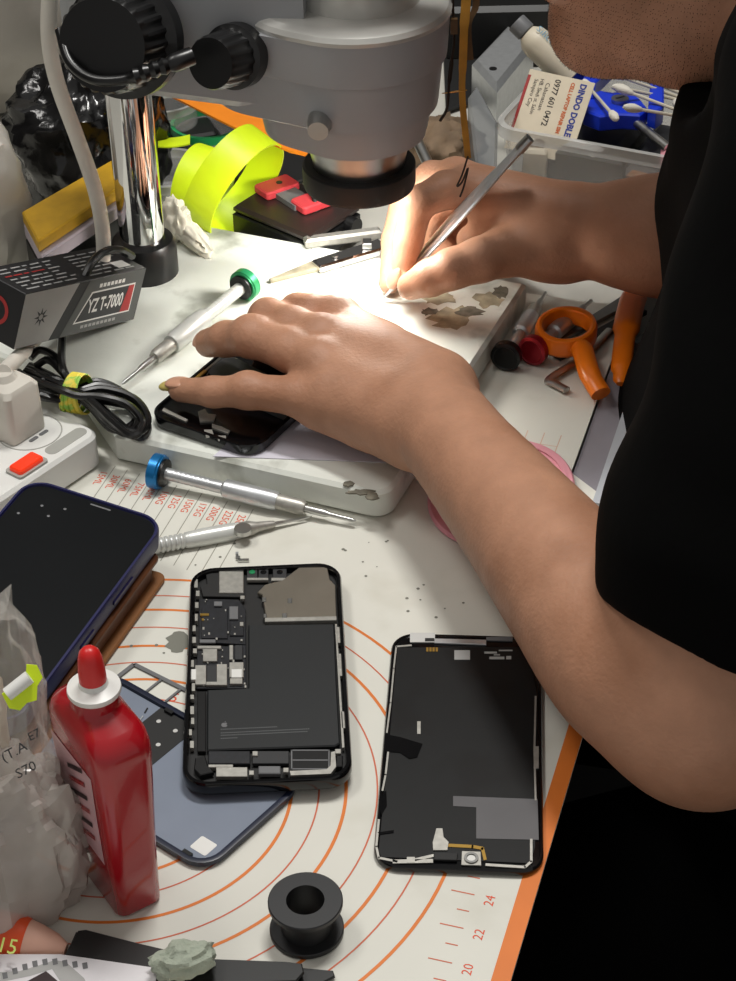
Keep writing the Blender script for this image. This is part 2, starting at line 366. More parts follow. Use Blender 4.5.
mb = MB(T); mb.lathe([(.0145, ST+.02), (.0145, .30), (.0135, .302)], 'chrome', n=40); mb.build('column', scope)
HX, HY = -.001, 1.04
def hull2(c0, r0, c1, r1, n=40):
    """outline round two circles"""
    d = Vector(c1)-Vector(c0); L = d.length; a0 = math.atan2(d.y, d.x); th = math.acos(max(-1, min(1, (r0-r1)/L))); out = []
    for i in range(n+1):
        a = a0+th+(2*PI-2*th)*i/n; out.append((c0[0]+r0*math.cos(a), c0[1]+r0*math.sin(a)))
    for i in range(n//2+1):
        a = a0-th+2*th*i/(n//2); out.append((c1[0]+r1*math.cos(a), c1[1]+r1*math.sin(a)))
    return out
# zoom body: stacked stepped shells
mb = MB(); C1 = (-.070, 1.062)
prof = [(.137, .037, .012), (.139, .0405, .014), (.158, .0445, .018), (.1585, .0475, .030), (.160, .0478, .031), (.188, .0505, .036), (.1885, .0525, .038), (.190, .0528, .039), (.214, .0545, .042)]
mb.loft([[(x, y, z) for x, y in hull2((HX, HY), r0, ((-.022, 1.048) if z < .159 else (-.045, 1.055) if z < .1882 else C1), r1 if z > .1882 else r0*.86)] for z, r0, r1 in prof], 'scopegrey')
mb.loft([[(x, y, z) for x, y in hull2((HX, HY), r0, (-.014, 1.044), r0*.95)] for z, r0 in ((.214, .055), (.2165, .0555), (.219, .0535), (.221, .0490))], 'scopewhite')
mb.build('zoom_body', scope, smooth=25)
mb = MB(Matrix.Translation((HX+.002, HY+.004, 0))); mb.lathe([(.036, .215), (.036, .262), (.034, .264)], 'scopewhite'); mb.build('tube_mount', scope)
mb = MB(); mb.slab(.075, .10, .264, .33, .02, 'scopegrey', Matrix.Translation((HX+.0, HY+.01, 0)), b=.006); mb.build('eyepiece_housing', scope)
for s in (-1, 1):
    a = Vector((.03, HY+.01+s*.031, .30)); mb = MB(); mb.tube([a, a+Vector((.016, 0, .012)), a+Vector((.028, 0, .021))], [.015, .015, .017], 'blackp', n=20); mb.build('eyepiece', scope)
# focus arm
mb = MB(); pts = [(-.170, 1.125), (-.172, 1.055), (-.150, 1.024), (-.03, 1.012), (-.02, 1.085), (-.12, 1.13)]
mb.prism(pts, .175, .262, 'scopegrey', b=.006)
for v in mb.v:
    if v.z < .19: v.z -= (v.x+.16)*.12
mb.build('focus_arm', scope)
mb = MB(); mb.lathe([(.0195, .170), (.0195, .190)], 'scopegrey', T); mb.build('column_collar', scope)
def knob(c, R, L, ax, name, grips=24):
    z = Vector(ax).normalized(); x = z.cross(Vector((0, 0, 1))).normalized(); y = z.cross(x); M = Matrix((x, y, z)).transposed().to_4x4(); M.translation = c
    def lp(rad, zz, g): return [(rad*(1-(g if (i//2) % 2 else 0))*math.cos(2*PI*i/(grips*4))*1.0, rad*(1-(g if (i//2) % 2 else 0))*math.sin(2*PI*i/(grips*4)), zz) for i in range(grips*4)]
    mb = MB(M); mb.loft([lp(R*.75, -L*.6, 0), lp(R*.75, 0, 0), lp(R*1.0, 0, 0), lp(R*1.0, L*.28, 0), lp(R*.90, L*.30, 0), lp(R*.86, L*.32, .05), lp(R*.82, L*.92, .05), lp(R*.76, L, 0)], 'blackp')
    return mb.build(name, scope, smooth=30)
knob(Vector((-.129, 1.016, .211)), .0335, .036, (-.30, -.9, .25), 'coarse_focus_knob')
knob(Vector((-.067, 1.012, .2005)), .0185, .032, (-.45, -.85, .22), 'zoom_knob', 16)
# plug with strain relief between the knobs
pts = catmull([D(192, 56, .978), D(176, 62, .974), D(150, 71, .970), D(122, 80, .970), D(92, 79, .974), D(70, 62, .984), D(60, 30, 1.0)], 6)
mb = MB(); mb.tube(pts, [.0052]*7+[.0038 if i % 2 else .0050 for i in range(9)]+[.0030]*(len(pts)-16), 'cableb', n=12); mb.build('power_lead', scope)
mb = MB(); p = D(318, 131, .988); M = fr2(p+Vector((.003, .03, .004)), p) ; mb.lathe([(.0072, 0), (.0072, .024), (.006, .031)], 'steel', M @ Matrix.Rotation(PI/2, 4, 'Y'), n=24); mb.build('clamp_screw', scope)
TH = Matrix.Translation((HX, HY, 0))
mb = MB(TH); mb.lathe([(.0265, .108), (.0280, .120), (.0315, .138)], 'steel', n=48); mb.build('objective', scope)
mb = MB(TH); mb.lathe([(.023, .105), (.0335, .104), (.0342, .106), (.0342, .1175), (.033, .1185), (.0275, .1185)], 'blackm', n=64)
rl = mb.build('ring_light', scope)
mb = MB(TH)
for k in range(24):
    a = 2*PI*k/24; mb = MB(TH); mb.lathe([(.0018, .1032), (.0018, .1042)], 'ledglass', Matrix.Translation((.028*math.cos(a), .028*math.sin(a), 0)), n=8); sub(mb, 'led', rl)

# ------------------------------------------------------------------ open phone
PXo = lambda cx, cy, z: G(170+cx/3.635, 540+cy/3.635, z)
PZ0, PZ1 = .0042, .0120
pc = Vector((-.0522, .7055, PZ0)); pA = math.radians(2.0)
phone = thing('opened_phone', 'opened black phone with bare battery and circuit boards on the mat', 'phone', pc, pA)
PM = phone.matrix_world.copy()
H = PZ1-PZ0
mb = MB(PM); 
mb.loft([[(x, y, z) for x, y in rr(w, l, rad, 8)] for w, l, rad, z in ((.0752, .1566, .011, 0), (.0786, .1600, .0125, .0012), (.0790, .1604, .0127, .0025), (.0790, .1604, .0127, H-.001), (.0778, .1592, .0122, H), (.0748, .1562, .0110, H), (.0738, .1552, .0105, H-.0012), (.0738, .1552, .0105, H-.0038))], 'blackg', caps=False)
mb.slab(.0740, .1554, 0, H-.0040, .0105, 'blackm'); mb.build('frame', phone)
inv = PM.inverted()
def P(cx, cy): q = inv @ PXo(cx, cy, PZ1-.002); return (q.x, q.y)
def pp(m_, quad, z0, z1, b=0): m_.prism([P(*q) for q in quad], H+z0, H+z1, 'silver' if False else CURM, b=b)
def part(name, quads, m, z0, z1, b=.0002, parent=None):
    for q in quads:
        mb = MB(PM); mb.prism([P(*a) for a in q], H+z0, H+z1, m, b=b)
        o = mb.build(name, phone) if parent is None else sub(mb, name, parent)
    return o
R_ = lambda a, b, c, d: [(a, b), (c, b), (c, d), (a, d)]
bat = part('battery', [[(285, 312), (597, 308), (606, 520), (618, 742), (600, 752), (135, 768), (136, 548), (285, 542)]], 'battery', -.0036, -.0012, .0006)
mb = MB(PM); a = P(198, 676)
mb.prism([(a[0]+x*.0014, a[1]+y*.0014) for x, y in ((0, .75), (.35, .95), (.8, .85), (1.0, .6), (.72, .35), (.7, -.05), (1.05, -.4), (.8, -.95), (.45, -1.25), (.1, -1.1), (-.25, -1.25), (-.7, -.95), (-1.05, -.3), (-1.0, .4), (-.7, .8), (-.3, .92))], H-.0012, H-.00112, 'midgrey'); mb.prism([(a[0]+x*.0014, a[1]+y*.0014) for x, y in ((.0, 1.1), (.1, 1.5), (.5, 1.75), (.45, 1.35))], H-.0012, H-.00112, 'midgrey')
for k, (x0, x1, yy) in enumerate(((185, 395, 693), (185, 510, 706), (185, 505, 715), (185, 250, 726))):
    p0 = P(x0, yy); p1 = P(x1, yy); n = int((p1[0]-p0[0])/.0009); t = ''.join(random.Random(k).choice('nmuceosrai vx') for _ in range(n))
    for j in range(n):
        if t[j] != ' ': x = p0[0]+j*.0009; mb.prism([(x, p0[1]-.0003), (x+.0006, p0[1]-.0003), (x+.0006, p0[1]+.0003), (x, p0[1]+.0003)], H-.0012, H-.00114, 'bprint')
sub(mb, 'battery_print', bat)
part('battery_tab', [R_(100, 552, 130, 770), R_(60, 0, 60, 0)][:1], 'blackp', -.0036, -.0016)
cv = part('camera_cover', [[(345, 168), (408, 152), (468, 106), (572, 104), (582, 150), (602, 170), (606, 288), (350, 292), (335, 205), (318, 196)]], 'bronze', -.0034, -.0008, .0004)
part('cover_screw', [R_(335, 216, 350, 232), R_(428, 220, 444, 236), R_(408, 274, 426, 290), R_(340, 276, 352, 290)], 'dsteel', -.002, -.0004)
part('cover_flange', [[(345, 290), (606, 284), (606, 298), (345, 304)]], 'silver', -.0034, -.0006)
part('earpiece_speaker', [R_(178, 118, 268, 196)], 'silver', -.0034, -.0010, .0004)
part('earpiece_gasket', [[(130, 120), (178, 118), (178, 196), (268, 196), (268, 208), (120, 205), (110, 170), (135, 160)]], 'blackm', -.0034, -.0018)
for x0, x1, l in ((280, 318, 1), (322, 358, 0), (374, 424, 0)):
    s = part('face_sensor', [R_(x0, 106, x1, 142)], 'darkgrey', -.0034, -.0012)
    q = P((x0+x1)/2, 122); mb = MB(PM); mb.lathe([(.0016, H-.0012), (.0016, H-.0008), (.0010, H-.0007)], 'green' if l else 'blackg', Matrix.Translation((q[0], q[1], 0)), n=14); sub(mb, 'lens', s)
part('sensor_bracket', [R_(280, 142, 358, 150), R_(368, 142, 420, 152)], 'silver', -.003, -.0010)
lb = part('logic_board', [[(105, 212), (250, 215), (275, 250), (275, 378), (170, 372), (105, 365)], [(98, 392), (276, 380), (276, 538), (98, 538)]], 'board', -.0034, -.0022)
part('chip', [R_(216, 246, 248, 292), R_(160, 228, 190, 244), R_(108, 366, 166, 378)], 'midgrey', -.0022, -.0010, parent=lb)
part('chip', [R_(115, 250, 210, 360), R_(218, 300, 268, 350)], 'board', -.0022, -.0014, parent=lb)
part('shield_can', [R_(120, 402, 172, 446), R_(100, 390, 186, 400)], 'silver', -.0022, -.0008, parent=lb)
part('shield_can', [R_(216, 388, 230, 440)], 'silver', -.0022, -.0008, parent=lb)
part('chip', [R_(236, 388, 264, 440), R_(134, 462, 170, 522)], 'darkgrey', -.0022, -.0008, parent=lb)
part('sim_slot', [R_(92, 462, 132, 532), R_(132, 522, 208, 534), R_(170, 458, 208, 524)], 'silver', -.0022, -.0006, parent=lb)
part('shield_can', [R_(216, 452, 268, 506), R_(218, 510, 264, 530)], 'silver', -.0022, -.0005, parent=lb)
part('white_pad', [R_(224, 478, 262, 508), R_(78, 478, 96, 516)], 'whitep', -.0022, -.0003, parent=lb)
rg = random.Random(11)
q = []
for k in range(46):
    x, y = rg.uniform(104, 272), rg.uniform(214, 534); s = rg.uniform(3, 7); q.append(R_(x, y, x+s, y+s*rg.uniform(.6, 1.6)))
part('component', q, 'silver', -.0022, -.0012, b=0, parent=lb)
part('side_flex', [[(600, 312), (606, 312), (634, 760), (626, 762)], [(606, 322), (620, 324), (622, 380), (610, 380)], [(612, 420), (622, 420), (628, 500), (618, 500)], [(622, 630), (632, 630), (636, 690), (626, 690)]], 'silver', -.0030, -.0008, b=0)
q = []
for k in range(15):
    y = 150+k*42; x = 98-k*1.6+rg.uniform(-5, 5); q.append(R_(x-5, y, x+rg.uniform(4, 9), y+rg.uniform(12, 30)))
part('edge_clip', q, 'silver', -.0030, -.0006, b=0)
part('gold_contact', [R_(110, 272, 142, 280), R_(116, 290, 124, 298)], 'gold', -.0022, -.0010, b=0)
part('loudspeaker', [R_(140, 772, 292, 818)], 'board', -.0034, -.0010, .0003)
part('speaker_plate', [R_(168, 832, 282, 866), R_(140, 822, 230, 832)], 'silver', -.0034, -.0008, .0002)
part('charging_port', [R_(322, 828, 402, 856)], 'midgrey', -.0034, -.0006, .0004)
te = part('vibration_motor', [R_(442, 770, 578, 838)], 'blackp', -.0034, -.0010, .0002)
part('motor_outline', [R_(442, 768, 578, 772), R_(442, 836, 578, 840), R_(440, 768, 445, 840), R_(576, 768, 580, 840), R_(446, 804, 574, 808)], 'midgrey', -.002, -.0009, b=0, parent=te)
part('antenna_flex', [[(436, 846), (570, 840), (584, 826), (586, 778), (600, 774), (604, 830), (584, 856), (440, 862)]], 'silver', -.003, -.0008, b=0)
part('port_bracket', [R_(300, 770, 432, 815)], 'darkgrey', -.0034, -.0014, .0002)
part('screw', [R_(300, 776, 320, 792), R_(288, 846, 306, 862), R_(412, 836, 432, 852), R_(600, 768, 622, 784), R_(254, 306, 268, 320), R_(256, 210, 272, 222)], 'silver', -.002, -.0004, .0002)
part('corner_block', [[(92, 800), (128, 790), (138, 826), (160, 850), (110, 862), (88, 840)], R_(604, 790, 628, 830)], 'blackp', -.0034, -.0006, .0004)

# ------------------------------------------------------------------ detached screen
sA = Vector((.0423, .6562, .0004)); sang = math.radians(-4.6)
scr = thing('screen_assembly', 'detached phone screen lying face down on the mat near the elbow', 'phone screen', sA, sang)
SMx = scr.matrix_world.copy(); sinv = SMx.inverted(); SZ = .0034
def Q(cx, cy): q = sinv @ G(350+cx/3.2, 600+cy/3.2, SZ); return (q.x, q.y)
mb = MB(SMx); mb.loft([[(x, y, z) for x, y in rr(w, l, r, 8)] for w, l, r, z in ((.0735, .1570, .011, 0), (.0758, .1592, .0118, .0008), (.0758, .1592, .0118, .0024), (.0748, .1582, .0114, SZ-.0002), (.0728, .1562, .0108, SZ-.0002), (.0722, .1556, .0105, SZ-.0008))], 'blackg')
mb.build('bezel', scr)
def spart(name, quads, m, z0, z1, b=0, sm=35):
    if isinstance(quads[0][0], tuple): quads = [[q] for q in quads]
    for grp_ in quads:
        mb = MB(SMx)
        for q in grp_: mb.prism([Q(*a) for a in q], SZ+z0, SZ+z1, m, b=b)
        o = mb.build(name, scr)
    return o
spart('back_panel', [[(152, 152), (570, 150), (598, 300), (592, 790), (575, 842), (100, 822), (92, 800), (128, 430)]], 'lcdback', -.0009, -.0004)
def stripq(pts, w):
    out = []
    for (a, b) in zip(pts[:-1], pts[1:]):
        d = Vector(b)-Vector(a); n = Vector((-d.y, d.x)).normalized()*w/2; e = d.normalized()*w*.3
        out.append([tuple(Vector(a)-n-e), tuple(Vector(b)-n+e), tuple(Vector(b)+n+e), tuple(Vector(a)+n-e)])
    return out
spart('metal_edging', [stripq([(196, 146), (148, 150), (140, 220), (130, 330), (118, 425)], 5), stripq([(124, 470), (114, 560), (104, 610)], 6), stripq([(92, 705), (84, 790), (92, 826), (150, 838)], 7)+stripq([(140, 838), (262, 836)], 12), stripq([(210, 832), (270, 818)], 9), stripq([(436, 848), (560, 856), (580, 838), (580, 768)], 8), stripq([(594, 640), (590, 480), (594, 310)], 6)], 'silver', -.0006, -.0001)
spart('edge_tab', [R_(588, 470, 604, 540), R_(182, 824, 208, 842), R_(215, 390, 226, 430)], 'silver', -.0006, 0)
spart('earpiece_plate', [[(192, 106), (272, 106), (272, 136), (192, 136)]], 'palegrey', -.0007, -.0001)
spart('plate_slot', [R_(240, 124, 270, 134)], 'blackm', -.0004, .0001)
spart('earpiece_bar', [[(270, 126), (436, 130), (436, 146), (270, 140)]], 'alu', -.0007, .0004, .0002)
spart('top_bracket', [[(436, 120), (520, 118), (520, 132), (436, 130)]], 'midgrey', -.0007, -.0001)
spart('contact_pad', [R_(334, 162, 384, 192)], 'lightgrey', -.0006, -.0001)
spart('gold_contact', [R_(244+10*k, 153, 251+10*k, 166) for k in range(4)], 'gold', -.0006, -.0001)
spart('printed_code', [R_(430, 166, 470, 172), R_(476, 160, 520, 164), R_(446, 182, 494, 190), R_(500, 180, 516, 190), R_(460, 174, 480, 178)], 'lightgrey', -.0006, -.0002)
spart('shield_patch', [[(330, 628), (600, 638), (604, 768), (404, 764), (404, 664), (330, 660)]], 'patch', -.0006, -.0002)
spart('flex_connector', [[(276, 734), (296, 734), (300, 762), (316, 778), (312, 804), (266, 804), (264, 780)]], 'silver', -.0006, .0004, .0001)
spart('flex_cable', [stripq([(316, 786), (392, 790), (424, 796), (432, 830)], 10)], 'gold', -.0006, -.0001)
spart('connector_block', [[(268, 812), (345, 816), (342, 838), (268, 836)]], 'blackm', -.0006, .0008, .0002)
cs = spart('sensor_plate', [[(358, 806), (418, 808), (420, 852), (356, 850)]], 'silver', -.0006, .0002, .0001)
q = Q(388, 830); mb = MB(SMx); mb.lathe([(.0032, SZ), (.0032, SZ+.001), (.0021, SZ+.001), (.0021, SZ+.0003)], 'dsteel', Matrix.Translation((q[0], q[1], 0)), n=20); mb.lathe([(.0019, SZ), (.0019, SZ+.0004)], 'whitep', Matrix.Translation((q[0], q[1], 0)), n=16); sub(mb, 'sensor_ring', cs)
spart('adhesive_smear', [[(118, 432), (160, 440), (232, 462), (215, 505), (190, 510), (160, 490), (112, 486)], [(92, 640), (116, 610), (118, 660), (100, 690)], [(88, 745), (140, 738), (140, 746), (95, 752)]], 'blackg', -.0005, 0)

# ------------------------------------------------------------------ back housing under the opened phone
bB = G(205, 868, .003); bh = math.radians(141.0)
bk = thing('phone_back_cover', 'blue grey phone back cover with dark band under the opened phone', 'phone cover', bB+Vector((0, 0, -.003+.0003)), bh)
BM = bk.matrix_world.copy(); BW, BL = .070, .128        # x along the long edge (up-left), y negative side towards the camera-right
Ctr = Matrix.Translation((BL/2-.002, -BW/2+.002, 0))
mb = MB(BM @ Ctr); mb.loft([[(x, y, z) for x, y in rr(w, l, r, 6)] for w, l, r, z in ((BL-.003, BW-.003, .011, 0), (BL, BW, .0125, .001), (BL, BW, .0125, .0036), (BL-.0015, BW-.0015, .012, .0038), (BL-.0055, BW-.0055, .010, .0036), (BL-.006, BW-.006, .0097, .0016))], 'navyrim'); mb.build('rim', bk)
mb = MB(BM @ Ctr); mb.slab(BL-.0062, BW-.0062, .0012, .0018, .0097, 'plateblue'); mb.build('inner_panel', bk)
mb = MB(BM @ Ctr); mb.box((.014, 0, .0019), (.024, BW-.006, .0004), 'blackm'); mb.build('dark_band', bk)
mb = MB(BM @ Ctr)
for i in range(5):
    for x in (.009, .020): mb = MB(BM @ Ctr); mb.lathe([(.0012, .0021), (.0012, .0023)], 'palegrey', Matrix.Translation((x, -.024+.012*i, 0)), n=12); mb.build('glue_dot', bk)
mb = MB(BM @ Ctr); mb.slab(.0095, .0085, .0018, .0019, .001, 'whitep', Matrix.Translation((-BL/2+.012, .023, 0))); mb.build('blank_sticker', bk)
rg = random.Random(5); mb = MB(BM @ Ctr)
for k in range(9):
    a = rg.uniform(0, PI); x, y = .036+rg.uniform(-.008, .010), rg.uniform(-.026, .0); d = .0016
    mb = MB(BM @ Ctr); mb.box((0, 0, .0021), (.0036, .0007, .0005), 'alu' if k % 2 else 'blackm', Matrix.Translation((x, y, 0)) @ Matrix.Rotation(a, 4, 'Z')); mb.build('metal_clip', bk)
mb = MB(BM @ Ctr)
for x, s_ in ((-.055, -1), (-.048, -1), (-.03, -1), (-.005, -1), (.02, -1), (-.05, 1), (.0, 1), (.035, 1)): mb = MB(BM @ Ctr); mb.box((x, s_*(BW/2-.0035), .003), (.005, .002, .0016), 'blackp'); mb.build('rim_clip', bk)
mb = MB(BM @ Ctr); mb.slab(.010, .006, .0022, .0030, .002, 'orange', Matrix.Translation((.030, .027, 0))); mb.build('orange_seal', bk)
# thin grey bracket frame lying beyond it
a = G(134, 664, .001); b = G(186, 690, .001); c = G(116, 678, .001); d = b+(c-a)
mb = MB(); 
def bar(p, q, w, h, m, z=0.0): 
    mb.prism([(p-(q-p).normalized().cross(Vector((0, 0, 1)))*w/2)[:2], (q-(q-p).normalized().cross(Vector((0, 0, 1)))*w/2)[:2], (q+(q-p).normalized().cross(Vector((0, 0, 1)))*w/2)[:2], (p+(q-p).normalized().cross(Vector((0, 0, 1)))*w/2)[:2]], z+.0002, z+h, m)
bar(a, b, .0022, .0012, 'midgrey'); bar(a, c, .0022, .0012, 'midgrey'); bar(a.lerp(b, .55), a.lerp(b, .55)+(c-a), .0012, .001, 'midgrey'); bar(a.lerp(b, .92), a.lerp(b, .92)+(c-a)*.9, .0012, .001, 'midgrey')
tag(mb.build('bracket_frame'), 'thin grey metal bracket frame beside the red bottle', 'bracket')
mb = MB(); p = G(238, 559, .0003); mb.box((p.x, p.y, .0008), (.0022, .003, .0012), 'steel'); mb.box((p.x+.003, p.y-.002, .0008), (.006, .002, .0012), 'steel', ); mb.box((p.x-.0005, p.y+.002, .0022), (.0016, .0016, .002), 'alu')
tag(mb.build('sim_ejector'), 'tiny metal connector standing just beyond the opened phone', 'phone component')

# ------------------------------------------------------------------ phone in navy case on a brown wallet
nz = .030; c1 = G(166, 520, nz); nh = math.radians(-111)
nw, nl = .082, .168
ctr = c1+Vector((math.cos(nh), math.sin(nh), 0))*nl/2+Vector((math.sin(nh), -math.cos(nh), 0))*nw/2
NT = math.radians(7); NM = Matrix.Translation((ctr.x, ctr.y, nz-.0125+.0052)) @ Matrix.Rotation(nh+PI/2, 4, 'Z') @ Matrix.Rotation(NT, 4, 'Y')
nv = thing('phone', 'phone in a navy blue case lying screen up on a brown wallet', 'phone', (ctr.x, ctr.y, nz-.0125), nh+PI/2); nv.matrix_world = NM; bpy.context.view_layer.update()
mb = MB(NM); mb.loft([[(x, y, z) for x, y in rr(w, l, r, 8)] for w, l, r, z in ((nw-.004, nl-.004, .012, 0), (nw, nl, .014, .0015), (nw, nl, .014, .0112), (nw-.0014, nl-.0014, .0133, .0125), (nw-.0038, nl-.0038, .0122, .0125), (nw-.0046, nl-.0046, .0118, .0112))], 'navycase'); mb.build('case', nv)
mb = MB(NM); mb.slab(nw-.005, nl-.005, .010, .0114, .0115, 'screen'); sg = mb.build('screen_glass', nv)
mb = MB(NM); mb.slab(.012, .0011, .0114, .01146, .0005, 'midgrey', Matrix.Translation((.004, nl/2-.0052, 0))); mb.build('earpiece', nv)
mb = MB(NM); mb.box((nw/2, .03, .006), (.0016, .022, .003), 'navycase', b=.0006); mb.build('side_button', nv)
mb = MB(NM); mb.box((nw/2, -.01, .006), (.0016, .014, .003), 'navycase', b=.0006); mb.build('side_button', nv)
mb = MB(NM)
for (x, y) in ((.0, .069), (-.012, .066), (-.005, .060), (-.02, .055)): mb = MB(NM); mb.lathe([(.0009, .0114), (.0006, .01155)], 'midgrey', Matrix.Translation((x-.012, y, 0)), n=8); mb.build('dust_speck', nv)
wl = thing('wallet', 'brown leather wallet under the navy cased phone', 'wallet', (ctr.x, ctr.y, 0.0004), nh+PI/2)
WM = wl.matrix_world.copy()
mb = MB(WM); mb.slab(nw+.008, nl-.01, 0, .0028, .006, 'tan', Matrix.Translation((.0, -.006, 0)), b=.0006); mb.slab(nw+.004, nl-.012, .0142, .0168, .006, 'leather', Matrix.Translation((0, -.006, 0)), b=.0006); mb.build('cover', wl)
mb = MB(WM); mb.slab(nw-.002, nl-.02, .0028, .0142, .005, 'leather', Matrix.Translation((0, -.006, 0)), b=.001); mb.build('pocket_stack', wl)

# ------------------------------------------------------------------ red bottle
ba = math.radians(33)
bo = Vector((-.1110, .5529, 0.0003))+Matrix.Rotation(ba, 3, 'Z') @ Vector((.0112, .0215, 0))
bt = thing('squeeze_bottle', 'red squeeze bottle with white collar and pointed red cap', 'bottle', bo, ba)
BT = bt.matrix_world @ Matrix.Scale(.955, 4, (0, 0, 1))
mb = MB(BT); mb.loft([[(x, y, z) for x, y in rr(w, l, r, 7)] for w, l, r, z in ((.0190, .0370, .004, 0), (.0215, .0400, .005, .0015), (.0225, .0425, .0055, .03), (.0250, .0475, .0065, .07), (.0268, .0510, .0075, .095), (.0270, .0510, .0085, .101), (.0258, .0480, .0095, .106), (.0225, .0385, .0100, .1095), (.0196, .0240, .0092, .1115), (.0192, .0192, .0095, .1135), (.0192, .0192, .0095, .1185), (.0180, .0180, .0089, .120))], 'redbottle'); mb.build('bottle_body', bt, smooth=50)
mb = MB(BT); mb.lathe([(.0050, .119), (.0108, .1195), (.0112, .1205), (.0110, .1222), (.0062, .1236), (.0052, .127)], 'whitep', n=32); mb.build('collar', bt)
mb = MB(BT); mb.lathe([(.0046, .1255), (.0057, .126), (.0056, .131), (.0050, .138), (.0042, .1412), (.0026, .1432), (.0008, .1438)], 'redcap', n=24); mb.build('cap', bt)
mb = MB(BT)
def wx(z): return -(.0225+(.0268-.0225)*min(1, max(0, (z-.03)/.065)))/2-.0002
def lq(pts, m, e=0): mb.add([(wx(z)-e, y, z) for y, z in pts], [list(range(len(pts)))], m)
lq([(.019, .031), (-.013, .031), (-.014, .060), (-.016, .088), (.021, .088)], 'labelpink')
for k in range(6):
    z = .033+k*.0085; lq([(.013-.001*k, z), (-.008, z+.0095), (-.008, z+.0125), (.013-.001*k, z+.003)], 'labelblk' if k % 2 else 'redbottle', .0003)
mb.build('side_label', bt)

# ------------------------------------------------------------------ spool
c = G(307, 931, 0); mb = MB(frame(Vector((c.x, c.y, .0003)))); h = .0195; R = .0160; ho = .0082
mb.lathe([(ho, h), (R-.0004, h), (R, h-.0004), (R, h-.0022), (R-.0004, h-.0026), (.0112, h-.0030), (.0106, h/2), (.0112, .0030), (R-.0004, .0026), (R, .0022), (R, .0004), (R-.0004, 0), (ho, 0), (ho, h)], 'spool', n=48, caps=False)
tag(mb.build('solder_spool'), 'empty black plastic spool standing on the orange circles', 'spool')

# ------------------------------------------------------------------ screwdrivers
def driver(A, B, capm, label, group='precision screwdrivers', capr=.0102, L=None, thick=1.0, wh='alu'):
    d = (B-A); Lr = L or d.length; M = fr2(A, B) @ Matrix.Rotation(PI/2, 4, 'Y')   # local z along the tool
    t = thing('precision_screwdriver', label, 'screwdriver', (A.x, A.y, min(A.z-capr, B.z)), 0, group)
    mb = MB(M); mb.lathe([(capr*.75, 0), (capr*.8, -.0004), (capr, .0006), (capr, .0055), (capr*.93, .0062), (capr*.93, .0068), (capr*.6, .0072)], capm, n=36); cap = mb.build('swivel_cap', t)
    mb = MB(M); mb.lathe([(capr*.8, .0065), (capr*.8, .0085), (.004, .009)], 'blackp', n=24); sub(mb, 'bearing_ring', cap)
    s = Lr/.136
    mb = MB(M); pr = [(.0036, .0085), (.0036, .012)]
    for k in range(8): z = .014+k*.003; pr += [(.0036, z), (.0034, z+.0008), (.0036, z+.0016)]
    pr += [(.0036, .048*s), (.0054, .050*s), (.0056, .053*s), (.0056, .082*s), (.0050, .085*s)]
    mb.lathe([(r*thick, z) for r, z in pr], wh, n=24); mb.build('handle', t)
    mb = MB(M); mb.lathe([(.0046, .084*s), (.0046, .100*s), (.0036, .103*s)], 'silver', n=20)
    mb.build('chuck', t)
    mb = MB(M); mb.lathe([(.0022, .101*s), (.0022, .116*s), (.0013, .119*s), (.0012, .134*s), (.0004, .136*s)], 'steel', n=14); mb.build('bit', t)
    return t
driver(G(152, 470, .0105), G(356, 521, .0045), 'blue', 'silver precision screwdriver with a blue cap before the microscope base')
driver(G(248, 282, ST+.0108), G(122, 384, ST+.0046), 'green', 'white precision screwdriver with a green cap on the microscope base', wh='handlew', thick=1.15)
a = G(505, 358, .0100); driver(a, G(546, 292, .0065), 'blackan', 'precision screwdriver with a black cap beside the microscope base', capr=.0095)
a = G(531, 352, .0100); driver(a, G(592, 300, .0065), 'redan', 'precision screwdriver with a red cap next to the orange ring', capr=.0095)
# hobby knife
A = G(150, 547, .0052); B = G(312, 517, .0025); M = fr2(A, B) @ Matrix.Rotation(PI/2, 4, 'Y'); L = (B-A).length
kn = thing('hobby_knife', 'grey handled hobby knife between the navy phone and screwdriver', 'knife', (A.x, A.y, 0))
mb = MB(M); pr = [(.003, 0), (.0042, .001)]
for k in range(6): z = .004+k*.0028; pr += [(.0044, z), (.0038, z+.001), (.0044, z+.0018)]
pr += [(.0046, .022), (.0050, .030), (.0050, .045), (.0046, .050)]
mb.lathe(pr, 'handlew', n=20); mb.build('handle', kn)
mb = MB(M); mb.lathe([(.0044, .049), (.0044, .056), (.0030, .060), (.0022, .068), (.0018, .070)], 'silver', n=18); mb.build('blade_holder', kn)
c = G(243, 532, .0065); mb = MB(); mb.lathe([(.0048, .0065), (.0048, .0092)], 'steel', Matrix.Translation((c.x, c.y, 0)), n=20); mb.build('thumb_disc', kn)
mb = MB(fr2(A, B)); mb.prism([(.066, -.0016), (L-.004, -.0004), (L, .0004), (.066, .0018)], -.0004, .0004, 'steel'); mb.build('blade', kn)

